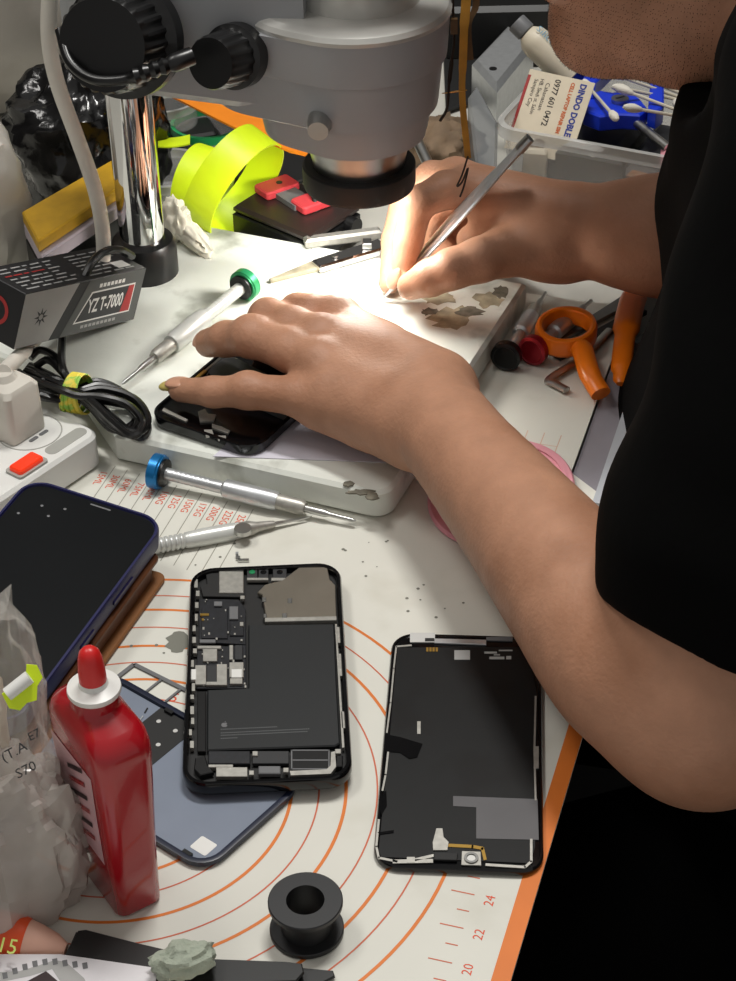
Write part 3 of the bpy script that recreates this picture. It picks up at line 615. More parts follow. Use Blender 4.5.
# ------------------------------------------------------------------ phone under repair on the base, with paper below it
ra = math.radians(-31.0); rc = Vector((-.0950, .8895, 0))+Vector((math.cos(ra+PI/2), math.sin(ra+PI/2), 0))*.0765
rz0 = ST+.0009
rp = thing('phone_under_repair', 'black phone shell held under the hand on the microscope base', 'phone', (rc.x, rc.y, rz0), ra)
RM = rp.matrix_world.copy(); rw, rl_ = .075, .153
mb = MB(RM); mb.loft([[(x, y, z) for x, y in rr(w, l, r, 8)] for w, l, r, z in ((rw-.003, rl_-.003, .011, 0), (rw, rl_, .0125, .001), (rw, rl_, .0125, .0062), (rw-.001, rl_-.001, .012, .0068), (rw-.004, rl_-.004, .0105, .0068), (rw-.0048, rl_-.0048, .0102, .0052))], 'blackg'); mb.build('shell', rp)
rinv = RM.inverted()
def RQ(px, py): q = rinv @ G(px, py, rz0+.006); return (q.x, q.y)
mb = MB(RM)
for pts in ([(198, 412), (205, 409), (208, 414), (216, 415), (214, 421), (200, 422)], [(212, 424), (222, 427), (230, 431), (228, 434), (212, 428)], [(204, 430), (212, 430), (214, 436), (206, 437)], [(218, 436), (226, 436), (226, 440), (218, 440)], [(164, 408), (176, 414), (188, 420), (186, 422), (162, 411)]):
    mb = MB(RM); mb.prism([RQ(*p) for p in pts], .0052, .0063, 'silver'); mb.build('solder_bracket', rp)
mb = MB(RM); mb.prism([RQ(*p) for p in [(222, 350), (298, 390), (285, 420), (245, 402), (208, 372)]], .0052, .0058, 'darkgrey'); mb.build('battery_bay', rp)
mb = MB(RM); mb.box((-rw/2+.004, .01, .0062), (.0016, .09, .0010), 'dsteel'); mb.box((-rw/2+.004, -.03, .0064), (.0022, .018, .001), 'gold'); mb.build('side_flex', rp)
mb = MB(); mb.prism([G(*p, ST) for p in [(213, 457), (386, 463), (402, 440), (300, 405), (245, 430)]], ST+.0002, ST+.0006, 'paperlav'); tag(mb.build('paper_sheet'), 'white paper sheet under the hand and the black phone shell', 'paper')

# ------------------------------------------------------------------ power strip, plug and cables
o = G(102, 432, .022); sh = math.radians(-128)
ps = thing('power_strip', 'white power strip with a glowing red switch at the left', 'power strip', (o.x, o.y, .0003), sh)
PSM = ps.matrix_world.copy(); W_, L_ = .052, .21        # x runs down-left along the strip, y negative = away from the camera
mb = MB(PSM @ Matrix.Translation((L_/2, -W_/2, 0))); mb.slab(L_, W_, 0, .022, .009, 'stripwhite', b=.002); mb.build('housing', ps)
psi = PSM.inverted()
def PQ(px, py, z=.0223): q = psi @ G(px, py, z); return q
q = PQ(27, 467); mb = MB(PSM @ Matrix.Translation((q.x, q.y, 0))); mb.slab(.022, .013, .0218, .0235, .002, 'stripgrey'); mb.slab(.0185, .0100, .0225, .0262, .002, 'switch', b=.0008); mb.build('rocker_switch', ps)
q = PQ(66, 441); mb = MB(PSM @ Matrix.Translation((q.x, q.y, 0))); mb.slab(.030, .0085, .0219, .0222, .004, 'stripgrey'); mb.build('indicator_panel', ps)
q = PQ(30, 432); mb = MB(PSM @ Matrix.Translation((q.x, q.y, 0))); mb.ring(circ(.0185, 40), circ(.0178, 40), .0218, .0223, 'stripgrey')
for dx, dy in ((.004, .007), (-.004, .007)): mb.slab(.0065, .0026, .0219, .0223, .0012, 'midgrey', Matrix.Translation((dx, dy, 0)))
mb.slab(.005, .002, .0219, .0223, .0009, 'midgrey', Matrix.Translation((0, -.007, 0)))
mb.build('socket', ps)
pl = thing('power_plug', 'cream plug with thick white lead standing on the power strip', 'plug', G(12, 428, .0225), math.radians(-38))
PLM = pl.matrix_world.copy()
mb = MB(PLM); mb.loft([[(x, y, z) for x, y in rr(w, l, r, 5)] for w, l, r, z in ((.030, .026, .003, 0.0002), (.031, .027, .004, .002), (.030, .026, .004, .030), (.026, .022, .004, .033), (.014, .013, .005, .0345), (.010, .010, .0045, .038))], 'plugcream'); mb.build('plug_body', pl)
top_ = PLM @ Vector((0, 0, .038))
pts = catmull([top_, D(30, 345, .975), D(48, 322, .985), D(75, 296, 1.01), D(100, 268, 1.025), D(103, 235, 1.03), D(95, 190, 1.03), D(78, 140, 1.03), D(58, 85, 1.03), D(49, 40, 1.03), D(50, -10, 1.03), D(54, -60, 1.03)], 7)
mb = MB(); mb.tube(pts, [.0046]*len(pts), 'cablew', n=12); mb.build('lead', pl)

cb = thing('cable_bundle', 'coiled black cable tied with a yellow green rubber band', 'cable', G(77, 400, ST))
loopz = [.026, .030, .034, .029, .037, .024]
mb = MB()
for k, zz in enumerate(loopz):
    dx, dy = (k % 3-1)*3.0, (k-2.5)*3.2
    P_ = [G(30-k*2, 372+dy*.8, zz), G(60, 386+dy*.7, zz+.003), G(78, 393+dy*.55, zz+.002), G(100+dx, 391+dy*1.2, zz+.002), G(128+dx*2, 400+dy*1.0, zz-.001), G(143+dx*1.6, 419+dy*.8, zz-.003), G(133+dx*2, 433+dy*.6, zz-.004), G(113+dx, 424-dy*.5, zz-.003), G(92, 404-dy*.6, zz), G(76, 394-dy*.5, zz), G(50, 392-dy*.8, zz), G(24, 384-dy, zz)]
    mb.tube(catmull(P_, 5), .0023, 'cableb', n=8)
mb.build('coil', cb)
mb = MB()
for k, pl_ in enumerate(([(36, 366, .03), (48, 360, .034), (62, 372, .032), (74, 386, .030)], [(30, 358, .034), (40, 350, .036), (56, 358, .034), (68, 380, .032)], [(18, 372, .034), (34, 382, .036), (56, 380, .034), (74, 392, .030)], [(40, 395, .034), (55, 399, .032), (74, 400, .028)])):
    mb.tube(catmull([G(*p) for p in pl_], 6), .0023, 'cableb', n=8)
mb.build('loose_strand', cb)
mb = MB(); a = G(69, 386, .031); b = G(84, 400, .029); c_ = (a+b)/2; ax = (G(100, 396, .03)-G(55, 389, .03)).normalized()
x = ax.cross(Vector((0, 0, 1))).normalized(); y = ax.cross(x); M = Matrix((x, y, ax)).transposed().to_4x4(); M.translation = c_
for k in range(4): mb.lathe([(.0112, -.0018), (.0122, -.001), (.0122, .001), (.0112, .0018)], 'bandg', M @ Matrix.Translation((0, 0, -.0045+k*.003)) @ Matrix.Rotation(.12*(k-1.5), 4, 'X'), n=24, caps=False)
mb.build('rubber_band', cb)
pts = catmull([G(70, 384, .030), G(62, 365, .036), D(62, 338, .985), D(67, 318, .985), D(78, 292, .988), D(90, 266, 1.0), D(104, 252, 1.015), D(120, 250, 1.03), D(132, 256, 1.045)], 6)
mb = MB(); mb.tube(pts, .0026, 'cableb', n=8); mb.build('rising_lead', cb)

# ------------------------------------------------------------------ adhesive carton
a_, b_, c_ = math.radians(56.6), math.radians(18.2), math.radians(8.5)
Rb = Matrix.Rotation(a_, 4, 'Z') @ Matrix.Rotation(b_, 4, 'Y') @ Matrix.Rotation(c_, 4, 'X')
bx = bpy.data.objects.new('adhesive_carton', None); COL.objects.link(bx); bx.matrix_world = Matrix.Translation((-.203, .9357, .0555)) @ Rb; bpy.context.view_layer.update()
tag(bx, 'black and grey adhesive carton propped beside the microscope column', 'box')
BXM = bx.matrix_world.copy(); bl, bd, bh_ = .112, .0354, .0355
mb = MB(BXM); mb.box((bl/2, bd/2, bh_/2), (bl, bd, bh_), 'boxblk', b=.0004); mb.build('carton', bx)
FR = BXM @ Matrix.Rotation(PI/2, 4, 'X')               # local xy -> front face (x along length, y up), z out of the face
mb = MB(FR)
def fq(p, m, h): mb.add([(x, y, h) for x, y in p], [list(range(len(p)))], m)
fq([(.0, .0005), (.030, .0005), (.048, .0352), (.0, .0352)], 'boxsilver', .0002)
fq([(.040, .0005), (.1115, .0005), (.1115, .0352), (.058, .0352)], 'boxgrey', .0002)
fq([(.050, .0075), (.104, .0075), (.104, .0270), (.062, .0270)], 'cwhite', .0003)
fq([(.0515, .0085), (.103, .0085), (.103, .0260), (.0628, .0260)], 'darkgrey', .0004)
fq([(.094, .0085), (.103, .0085), (.103, .0260), (.098, .0260)], 'cred', .0005)
mb.text('YZ T-7000', .0125, 'cwhite', Matrix.Translation((.0775, .0172, .0006)), h=0, sx=.60, bold=.0003)
for k in range(9): x = .058+k*.0038; fq([(x, .0035), (x+.0028, .0035), (x+.0028, .0055), (x, .0055)], 'boxsilver', .0004)
for k in range(7): x = .068+k*.0036; fq([(x, .029), (x+.0026, .029), (x+.0026, .0315), (x, .0315)], 'cwhite', .0004)
cx, cy = .018, .018
for k in range(8):
    a = k*PI/4; fq([(cx+.002*math.cos(a-.5), cy+.002*math.sin(a-.5)), (cx+.0062*math.cos(a), cy+.0062*math.sin(a)), (cx+.002*math.cos(a+.5), cy+.002*math.sin(a+.5))], 'darkgrey', .0004)
mb.build('front_print', bx)
TP = BXM @ Matrix.Translation((0, 0, bh_)); mb = MB(TP)
for j in range(7):
    y = .004+j*.0042; rg = random.Random(j)
    x = .006
    while x < .1:
        L0 = rg.uniform(.004, .012)
        if not (.05 < x < .062): fq([(x, y), (min(.105, x+L0), y), (min(.105, x+L0), y+.0013), (x, y+.0013)], 'cred' if (j == 4 and x < .035) else 'boxsilver', .0002)
        x += L0+rg.uniform(.0012, .004)
fq([(.092, .006), (.104, .006), (.104, .014), (.092, .014)], 'cwhite', .0003)
mb.build('top_print', bx)
mb = MB(BXM); pts = [(-.0002, .018+.009*math.cos(t*PI/16), .018+.009*math.sin(t*PI/16)) for t in range(32)]; pin = [(-.0002, .018+.0065*math.cos(t*PI/16), .018+.0065*math.sin(t*PI/16)) for t in range(32)]
mb.loft([pts, pin], 'cred', caps=False); mb.build('end_print', bx)
# ------------------------------------------------------------------ ring handled tool and things near the right edge
def band(mb, c, ro, ri, z0, z1, m, rot=0.0, n=40):
    T = Matrix.Translation(c) @ Matrix.Rotation(rot, 4, 'Z')
    L = []
    for f, z in ((0.25, z0), (.0, z0+.002), (0, z1-.003), (.18, z1-.0006), (.5, z1), (.82, z1-.0006), (1, z1-.003), (1, z0+.002), (.75, z0), (.25, z0)):
        rx = ro[0]+(ri[0]-ro[0])*f; ry = ro[1]+(ri[1]-ro[1])*f
        L.append([(rx*math.cos(2*PI*i/n), ry*math.sin(2*PI*i/n), z) for i in range(n)])
    mb.loft(L, m, T, caps=False)
c = G(566, 330, .014); c.z = 0
rt = thing('scissors', 'orange ring handle of scissors lying in front of the right wrist', 'scissors', c)
mb = MB(); band(mb, c, (.0192, .0232), (.0140, .0165), .007, .019, 'orangep', -.35)
p0 = G(583, 352, .013); p1 = G(590, 375, .012); p2 = G(601, 394, .008)
mb.tube(catmull([p0+Vector((-.002, .006, 0)), p0, p1, p2], 5), [.0070]*6+[.0068]*5+[.0064]*5, 'orangep', n=14, flat=.8)
mb.build('ring_handle', rt)
mb = MB()
pts = [G(621, 384, .006), G(622, 362, .009), G(626, 330, .010), G(633, 300, .010), G(641, 286, .008)]
mb.tube(catmull(pts, 6), [.003]+[.005]*3+[.0065]*8+[.0085]*8+[.007]*3+[.005]*2, 'orangep', n=14, flat=.6); mb.build('long_handle', rt)
mb = MB(); a = G(640, 292, .004); b = G(560, 338, .0045); d = (b-a).normalized(); n_ = Vector((-d.y, d.x, 0))
mb.prism([(a+n_*.006)[:2], (a-n_*.006)[:2], (b-n_*.0022)[:2], (b+n_*.002)[:2]], .0015, .0045, 'dsteel', b=.0004); mb.build('blade', rt)
mb = MB(); a = G(610, 330, .0035); b = G(556, 384, .003); d = (b-a).normalized(); n_ = Vector((-d.y, d.x, 0))
pts = catmull([a, a.lerp(b, .5), b+Vector((-.003, .006, 0)), b, b+Vector((.006, -.007, 0))], 6)
mb.tube(pts, .003, 'steel', n=10, flat=.5); tag(mb.build('tweezers'), 'curved steel tweezers poking out under the orange ring', 'tweezers')
mb = MB(); a = G(625, 300, .0045); b = G(545, 350, .003); d = (b-a).normalized(); n_ = Vector((-d.y, d.x, 0))
a += n_*.014; b += n_*.010
mb.prism([(a+n_*.004)[:2], (a-n_*.004)[:2], (b-n_*.003)[:2], (b+n_*.003)[:2]], .0003, .0042, 'darkgrey', b=.0004); tag(mb.build('metal_file'), 'dark flat metal file behind the orange ring', 'file')
# pink silicone lid
lc = Vector((.075, .859, .0003)); mb = MB(frame(lc, math.radians(67.4)))
op = [(.052*math.cos(a*PI/24), .040*math.sin(a*PI/24)) for a in range(48)]
mb.prism(op, 0, .0035, 'pink', b=.0012); mb.ring([(x*.9, y*.9) for x, y in op], [(x*.86, y*.86) for x, y in op], .0033, .0045, 'pink')
tag(mb.build('silicone_coaster'), 'pink silicone disc under the left forearm', 'coaster')

# ------------------------------------------------------------------ tools on the base behind the hands
tb = G(383, 299, ST+.0030); te = G(530, 138, .128)
tw = thing('tweezers', 'long steel tweezers held like a pen in the right hand', 'tweezers', tb)
ax = (te-tb); L = ax.length; u = ax.normalized(); s = u.cross(Vector((0, 0, 1))).normalized()
for sg in (-1, 1):
    mb = MB(); pts = []; rs = []
    for i in range(15):
        t = i/14; off = .0003+.0035*math.sin(min(1, t*1.15)*PI)*(1 if t < .87 else .5)
        pts.append(tb+ax*t+s*off*sg); rs.append(.0009+.0036*min(1, t*2.2))
    mb.tube(pts, rs, 'alu', n=10, flat=.45); mb.build('arm', tw)
mb = MB(); mb.tube([tb+ax*.93, tb+ax*1.0], [.0042, .0038], 'steel', n=12, flat=.8); mb.build('joined_end', tw)
def bar3(name, A, B, w, h, m, label, cat):
    d = (B-A).normalized(); n_ = Vector((-d.y, d.x, 0)); mb = MB()
    mb.prism([(A+n_*w/2)[:2], (A-n_*w/2)[:2], (B-n_*w/2)[:2], (B+n_*w/2)[:2]], min(A.z, B.z), min(A.z, B.z)+h, m, b=h*.25); return mb, tag
z_ = ST+.0003
cl = thing('holder_clamp', 'chrome sliding clamp bar on the base below the ring light', 'clamp', G(330, 262, z_))
A, B = G(270, 283, z_), G(322, 266, z_); d = (B-A).normalized(); n_ = Vector((-d.y, d.x, 0)); mb = MB(); mb.prism([(A+n_*.001)[:2], (A-n_*.001)[:2], (B-n_*.006)[:2], (B+n_*.006)[:2]], z_, z_+.003, 'rust', b=.0005); mb.build('worn_tip', cl)
A, B = G(316, 271, z_), G(384, 250, z_); d = (B-A).normalized(); n_ = Vector((-d.y, d.x, 0)); mb = MB(); mb.prism([(A+n_*.0055)[:2], (A-n_*.0055)[:2], (B-n_*.007)[:2], (B+n_*.007)[:2]], z_+.0002, z_+.006, 'chrome', b=.0012); mb.build('rail', cl)
p = A.lerp(B, .28); mb = MB(); mb.lathe([(.0022, z_+.0062), (.0022, z_+.0075)], 'steel', Matrix.Translation((p.x, p.y, 0)), n=14); p = A.lerp(B, .75); mb.box((p.x, p.y, z_+.0085), (.006, .008, .0045), 'dsteel', b=.0005); mb.build('clamp_screw', cl)
A, B = G(306, 250, z_), G(382, 240, z_); d = (B-A).normalized(); n_ = Vector((-d.y, d.x, 0)); mb = MB(); mb.prism([(A+n_*.008)[:2], (A)[:2], (B)[:2], (B+n_*.008)[:2]], z_, z_+.007, 'silver', b=.0016)
tag(mb.build('metal_tray'), 'silver metal bar with rounded ends behind the chrome clamp', 'metal bar')
# board holder with red jaws
zt = .027; a, b, c = G(232, 205, zt), G(311, 238, zt), G(360, 205, zt); d = a+(c-b)
hd = thing('board_holder', 'black circuit board holder with two red jaws behind the ring light', 'holder', ((a+c)/2).to_2d().to_3d())
hd.location.z = 0.0038; bpy.context.view_layer.update()
mb = MB(); mb.prism([p[:2] for p in (a, b, c, d)], .0038, zt-.006, 'blackp', b=.001); mb.prism([((p-(a+c)/2)*.985+(a+c)/2)[:2] for p in (a, b, c, d)], zt-.006, zt, 'brownblk', b=.002); mb.build('base', hd)
for (px, py, s_) in ((277, 186, 1), (312, 201, .9)):
    p = G(px, py, zt+.004); mb = MB(frame(Vector((p.x, p.y, 0)), .62)); mb.slab(.028*s_, .018, zt+.0002, zt+.006, .003, 'redpart', b=.001); mb.lathe([(.0022, zt+.006), (.0022, zt+.0064)], 'darkgrey', Matrix.Translation((.002, 0, 0)), n=12); mb.build('jaw', hd)
mb = MB(); p = G(292, 196, zt+.003); mb.slab(.016, .030, zt+.0002, zt+.004, .001, 'midgrey', frame(Vector((p.x, p.y, 0)), .62)); mb.build('steel_rail', hd)
p = G(342, 222, .018); q = p+Vector((.010, -.008, 0)); mb = MB(); mb.tube([p-Vector((.01, -.008, 0)), p, p, q, q], [.003, .003, .0062, .0062, .005], 'blackp', n=20); mb.build('tightening_knob', hd)
# neon adhesive tape loops
def loop(C, R, w, axis, m, mi, label, sy=1.0):
    z = Vector(axis).normalized(); x = Vector((0, 0, 1)).cross(z).normalized(); y = z.cross(x); M = Matrix((x, y, z)).transposed().to_4x4(); M.translation = C
    mb = MB(M); n = 48
    mb.loft([[(R*math.cos(2*PI*i/n), R*sy*math.sin(2*PI*i/n), zz) for i in range(n)] for zz in (-w/2, w/2)], m, caps=False)
    k = (R-.0012)/R
    mb.loft([[(R*k*math.cos(2*PI*i/n), R*k*sy*math.sin(2*PI*i/n), zz) for i in range(n)] for zz in (w/2, -w/2)], mi, caps=False)
    for zz in (-w/2, w/2): mb.loft([[(R*math.cos(2*PI*i/n), R*sy*math.sin(2*PI*i/n), zz) for i in range(n)], [(R*k*math.cos(2*PI*i/n), R*k*sy*math.sin(2*PI*i/n), zz) for i in range(n)]], m, caps=False)
    return tag(mb.build('tape_roll', smooth=60), label, 'tape', 'neon tape loops')
R1 = .039; pc1 = G(234, 184, .040); lp1 = loop(pc1, R1, .024, (.79, -.53, -.40), 'neon', 'neon', 'larger neon yellow tape loop leaning beside the red jaws')
lp2 = loop(G(203, 183, .030), .027, .020, (.86, -.45, -.10), 'neon', 'neonpale', 'smaller neon yellow tape loop behind the larger one')
for o_ in (lp1, lp2):
    mz = min((o_.matrix_world @ v.co).z for v in o_.data.vertices)
    o_.location.z -= mz-.0006
mb = MB(); mb.sheet(lambda u, v: G(158+u*32, 138-u*3+v*9+6*u*(1-u), .052+.004*v), 6, 3, 'neon', .001); tag(mb.build('tape_strip'), 'short neon yellow tape strip beside the chrome column', 'tape')
# tissue
p = G(178, 240, ST); mb = MB(frame(Vector((p.x, p.y, ST+.0006)), -.9)); mb.blob((.011, .006, .014), 'tissue', .4, 2.0, 3, n=40, M=Matrix.Translation((0, 0, .013)), ridge=True)
mb.blob((.017, .006, .006), 'tissue', .3, 2, 5, n=36, M=Matrix.Translation((.016, .002, .008)) @ Matrix.Rotation(.35, 4, 'Y'), ridge=True)
tag(mb.build('tissue', smooth=70), 'crumpled white tissue at the foot of the neon tape', 'tissue')
# jars and lids behind the column
def jar(C, r, h, lab, rim, m='clear', tilt=(0, 0)):
    t = thing('jar', lab, 'jar', C, 0, 'small clear jars'); T = Matrix.Translation(C) @ Matrix.Rotation(tilt[0], 4, 'X') @ Matrix.Rotation(tilt[1], 4, 'Y')
    mb = MB(T); mb.lathe([(r*.86, .0004), (r*.9, .001), (r*.96, h-.006), (r*.93, h-.006), (r*.86, .002), (0.001, .002)], m, n=36, caps=True); mb.build('cup', t)
    mb = MB(T); mb.lathe([(r*.97, h-.007), (r*1.03, h-.006), (r*1.03, h), (r*.93, h), (r*.93, h-.006), (r*.97, h-.007)], rim, n=36, caps=False); mb.build('rim', t)
    return t
mb = MB(); mb.prism([G(*p, .0035)[:2] for p in ((120, 100), (340, 90), (340, 168), (242, 198), (150, 204))], .0003, .0035, 'blackm', b=.001); tag(mb.build('darkening_sheet'), 'flat black sheet added under the jars to darken the bench', 'dark sheet')  # added dark sheet: keeps the white bench from showing between the jars
mb = MB(); mb.prism([G(*p, .0035)[:2] for p in ((440, -20), (600, -20), (600, 60), (520, 62), (486, 96), (446, 110))], .0003, .0035, 'blackm', b=.001); tag(mb.build('darkening_underlay'), 'black sheet added under the silver box to darken the bench', 'cloth')  # dark underlay added so the bench around the silver box goes black
c = G(208, 132, .03); jar(Vector((c.x, c.y, .0038)), .026, .034, 'clear jar with a green rim under the microscope arm', 'greenrim')
c = G(165, 122, .03); jar(Vector((c.x, c.y, .0038)), .026, .046, 'clear round jar with a pale rim right behind the column', 'clearrim')
c = G(168, 185, .016); jar(Vector((c.x, c.y, .0038)), .030, .026, 'low clear jar between the column and the tape loops', 'clearrim')
c = G(190, 165, .0); mb = MB(frame(Vector((c.x, c.y-.0, .0003)), .3)); mb.slab(.05, .05, .0038, .022, .004, 'blackp', b=.002); mb.slab(.04, .03, .022, .03, .004, 'rubber', b=.002); tag(mb.build('adapter_block'), 'black adapter block between the jars and the tape', 'adapter')
# orange sheet
zc = .060
mb = MB(); mb.prism([G(*p, zc)[:2] for p in [(168, 96), (215, 100), (286, 118), (316, 152), (312, 158), (290, 153), (232, 128)]], zc, zc+.0015, 'orange')
for px, py in ((265, 121), (282, 129)): q = G(px, py, zc); mb.add([(q.x+.0012*math.cos(a), q.y+.0012*math.sin(a), zc+.0017) for a in (0, 1, 2, 3, 4, 5)], [[0, 1, 2, 3, 4, 5]], 'blackm')
osh = mb.build('orange_card'); tag(osh, 'bright orange plastic card under the microscope arm', 'card')
c = G(262, 135, .0); mb = MB(frame(Vector((c.x, c.y+.03, .0003)), .5)); mb.slab(.07, .09, .0036, .0592, .004, 'darkgrey', b=.002); tag(mb.build('component_case'), 'dark case carrying the orange card behind the jars', 'case')
mb = MB(); p = G(303, 140, .062); mb.blob((.008, .007, .012), 'blackm', .4, 3, 2, n=18, M=Matrix.Translation((p.x, p.y, .0735))); mb.tube([p+Vector((0, 0, .004)), p+Vector((.006, -.03, -.02)), p+Vector((.01, -.04, -.045))], .0018, 'blackm', n=6)
tag(mb.build('ferrite_bead'), 'black ferrite lump on the orange card by the clamp screw', 'ferrite')

# ------------------------------------------------------------------ left clutter
c = G(92, 170, .03); mb = MB(frame(Vector((c.x, c.y, .0)), -.5)); mb.blob((.046, .048, .050), 'bagblk', .16, 2.0, 4, n=64, crease=.06, M=Matrix.Translation((0, 0, .054)), ridge=True, pw=.85)
vm = min(v.z for v in mb.v); 
for v in mb.v: v.z = max(v.z, .0006)
tag(mb.build('black_bag', smooth=50), 'glossy black plastic bag behind the white lead', 'bag')
zy = .058
pk = thing('packet', 'yellow topped packet with pale edge leaning by the black bag', 'packet', G(75, 210, 0))
qa, qb, qc, qd = [G(*p, .062) for p in ((22, 212), (112, 160), (116, 190), (38, 242))]
mb = MB(); mb.prism([p[:2] for p in (qa, qb, qc, qd)], .054, .0625, 'yellowbk', b=.001); mb.build('yellow_top', pk)
mb = MB(); mb.prism([p[:2] for p in (qa, qb, qc+Vector((.002, -.004, 0)), qd+Vector((.002, -.004, 0)))], .044, .0538, 'purplegrey', b=.001); mb.build('pale_edge', pk)
mb = MB(); mb.prism([p[:2] for p in (qa, qb, qc, qd)], .0005, .0438, 'blackp', b=.002); mb.build('black_box', pk)
c = G(0, 140, .0); mb = MB(frame(Vector((c.x-.005, c.y+.07, 0)), .2)); mb.blob((.11, .07, .19), 'bagback', .20, 1.5, 8, n=72, crease=.05, M=Matrix.Translation((0, 0, .18)), pw=.85)
for v in mb.v: v.z = max(v.z, .0006)
tag(mb.build('grey_wrapping', smooth=30), 'large grey plastic wrapped bundle in the top left corner', 'bundle')
c = G(6, 240, .03); mb = MB(frame(Vector((c.x-.018, c.y+.0, 0)), .3)); mb.blob((.034, .03, .058), 'bagback', .13, 1.6, 9, n=48, crease=.05, M=Matrix.Translation((0, 0, .057)), pw=.8)
for v in mb.v: v.z = max(v.z, .0006)
tag(mb.build('grey_pouch', smooth=30), 'smaller grey plastic pouch above the adhesive carton', 'pouch')

# ------------------------------------------------------------------ bags at the near left
gb = thing('plastic_bag', 'grey crumpled plastic bag left of the red bottle', 'bag', G(18, 905, 0))
c = G(15, 910, 0); mb = MB(frame(Vector((c.x, c.y, 0)), .6)); mb.blob((.028, .017, .039), 'baggrey', .26, 1.7, 12, n=72, crease=.10, M=Matrix.Translation((0, 0, .036)), ridge=True, pw=.75)
for v in mb.v: v.z = max(v.z, .0006)
mb.build('bag_film', gb, smooth=24)
c = G(-16, 880, 0); zb = Vector((c.x, c.y, 0))
cb2 = thing('clear_bag', 'clear plastic bag holding a marked cream packet at the left edge', 'bag', zb)
mb = MB(frame(zb, .25)); mb.blob((.021, .012, .046), 'bagfill', .16, 1.8, 21, n=48, crease=.06, M=Matrix.Translation((0, 0, .084)) , pw=.7)
mb.blob((.020, .014, .026), 'paper', .2, 2, 22, n=30, M=Matrix.Translation((0.006, 0, .030)), pw=.7); mb.build('packet', cb2, smooth=30)
mb = MB(frame(zb, .25)); mb.blob((.033, .024, .080), 'bagclear', .14, 2.0, 23, n=80, crease=.12, M=Matrix.Translation((0, 0, .082)), ridge=True, pw=.8)
for v in mb.v: v.z = max(v.z, .0006)
mb.build('bag_film', cb2, smooth=24)
mb = MB()
for txt, px, py, s in (('(T.A', 14, 752, .006), ('S70', 26, 770, .006), ('E7', 34, 735, .005)):
    o_ = D(px, py, zb.y-.026); M = Matrix((Vector((.97, .2, 0)), Vector((0, .5, .86)), Vector((.2, -.86, .5)))).transposed().to_4x4(); M.translation = o_
    mb.text(txt, s, 'darkgrey', M @ Matrix.Rotation(.35, 4, 'Z'), h=0)
mb.build('handwriting', cb2)
st = D(22, 688, zb.y-.027); tg = thing('adhesive_tag', 'neon yellow torn sticker with a white roll on the clear bag', 'sticker', st)
M = Matrix((Vector((.97, .2, 0)), Vector((-.1, .5, .86)), Vector((.2, -.86, .5)))).transposed().to_4x4(); M.translation = st
mb = MB(M); mb.prism([(-.006, -.007), (-.002, -.0085), (.001, -.006), (.005, -.0055), (.006, 0), (.0085, .003), (.007, .008), (.003, .009), (.002, .004), (-.004, .001), (-.008, -.001)], -.0004, .0008, 'neon'); mb.build('torn_sticker', tg)
mb = MB(M); mb.tube([(-.006, -.001, .003), (.0035, .0045, .003)], .0028, 'whitep', n=16); mb.build('white_roll', tg)

# ------------------------------------------------------------------ bottom left corner
a = G(-8, 930, .0095); b = G(66, 950, .004); M = fr2(a, b) @ Matrix.Rotation(PI/2, 4, 'Y'); L = (b-a).length
ct = thing('cream_tube', 'orange and peach tube in the bottom left corner', 'tube', (a.x, a.y, 0))
mb = MB(M); mb.lathe([(.008, 0), (.0094, .001), (.0094, L*.42), (.0088, L*.47)], 'orlid', n=28); mb.build('orange_cap', ct)
mb = MB(M); mb.lathe([(.0086, L*.47), (.0078, L*.62), (.0058, L*.85), (.0030, L)], 'peach', n=28); mb.build('peach_body', ct)
o_ = G(6, 937, .0191); mb = MB(Matrix.Translation(o_+Vector((.001, -.004, -.0015))) @ Matrix.Rotation(.5, 4, 'X')); mb.text('15', .009, 'neonpale', Matrix.Rotation(-.2, 4, 'Z'), h=.0006); mb.build('cap_number', ct)
tz = .0008
tk = thing('tweezers', 'black flat tweezers lying along the bottom edge', 'tweezers', G(150, 950, tz))
def poly(pxs, z0, z1, m, b=.0005):
    mb = MB(); mb.prism([G(*p, z1)[:2] for p in pxs], z0, z1, m, b=b); return mb
poly([(78, 930), (86, 929), (140, 943), (205, 958), (285, 961), (302, 963), (304, 972), (296, 981), (200, 984), (100, 962), (64, 955)], .0046, .0064, 'spud').build('upper_arm', tk)
poly([(78, 934), (200, 964), (300, 967), (333, 970), (335, 976), (318, 985), (200, 990), (66, 960)], .0006, .0022, 'spud').build('lower_arm', tk)
poly([(76, 932), (120, 942), (110, 958), (66, 955)], .0022, .0046, 'spud', b=0).build('joined_end', tk)
pb_ = thing('printed_card', 'white card with grey patterned stripe in the bottom left corner', 'card', G(60, 990, .0075))
poly([(-30, 954), (60, 954), (158, 968), (150, 1010), (-40, 1010)], .0078, .0088, 'paper', b=.0001).build('card_sheet', pb_)
mb = MB(); zc_ = .0089
def cpoly(pxs, m, z=zc_): mb.add([tuple(G(*p, z)) for p in pxs], [list(range(len(pxs)))], m)
cpoly([(0, 972), (20, 971), (40, 965), (55, 960), (66, 962), (84, 978), (90, 990), (66, 990), (52, 969), (30, 976), (0, 982)], 'lightgrey')
for k in range(9):
    t = k/8; x = 2+80*t; y = 976-14*math.sin(min(1, t*1.35)*PI/1.6)+(10*(t-.7) if t > .7 else 0)
    cpoly([(x, y-3), (x+5, y-4), (x+6, y+2), (x+1, y+3)], 'midgrey', zc_+.0001)
cpoly([(22, 984), (46, 971), (60, 983), (66, 996), (16, 996)], 'labelblk', zc_+.0002)
mb.build('printed_pattern', pb_)
for k in range(1): pass
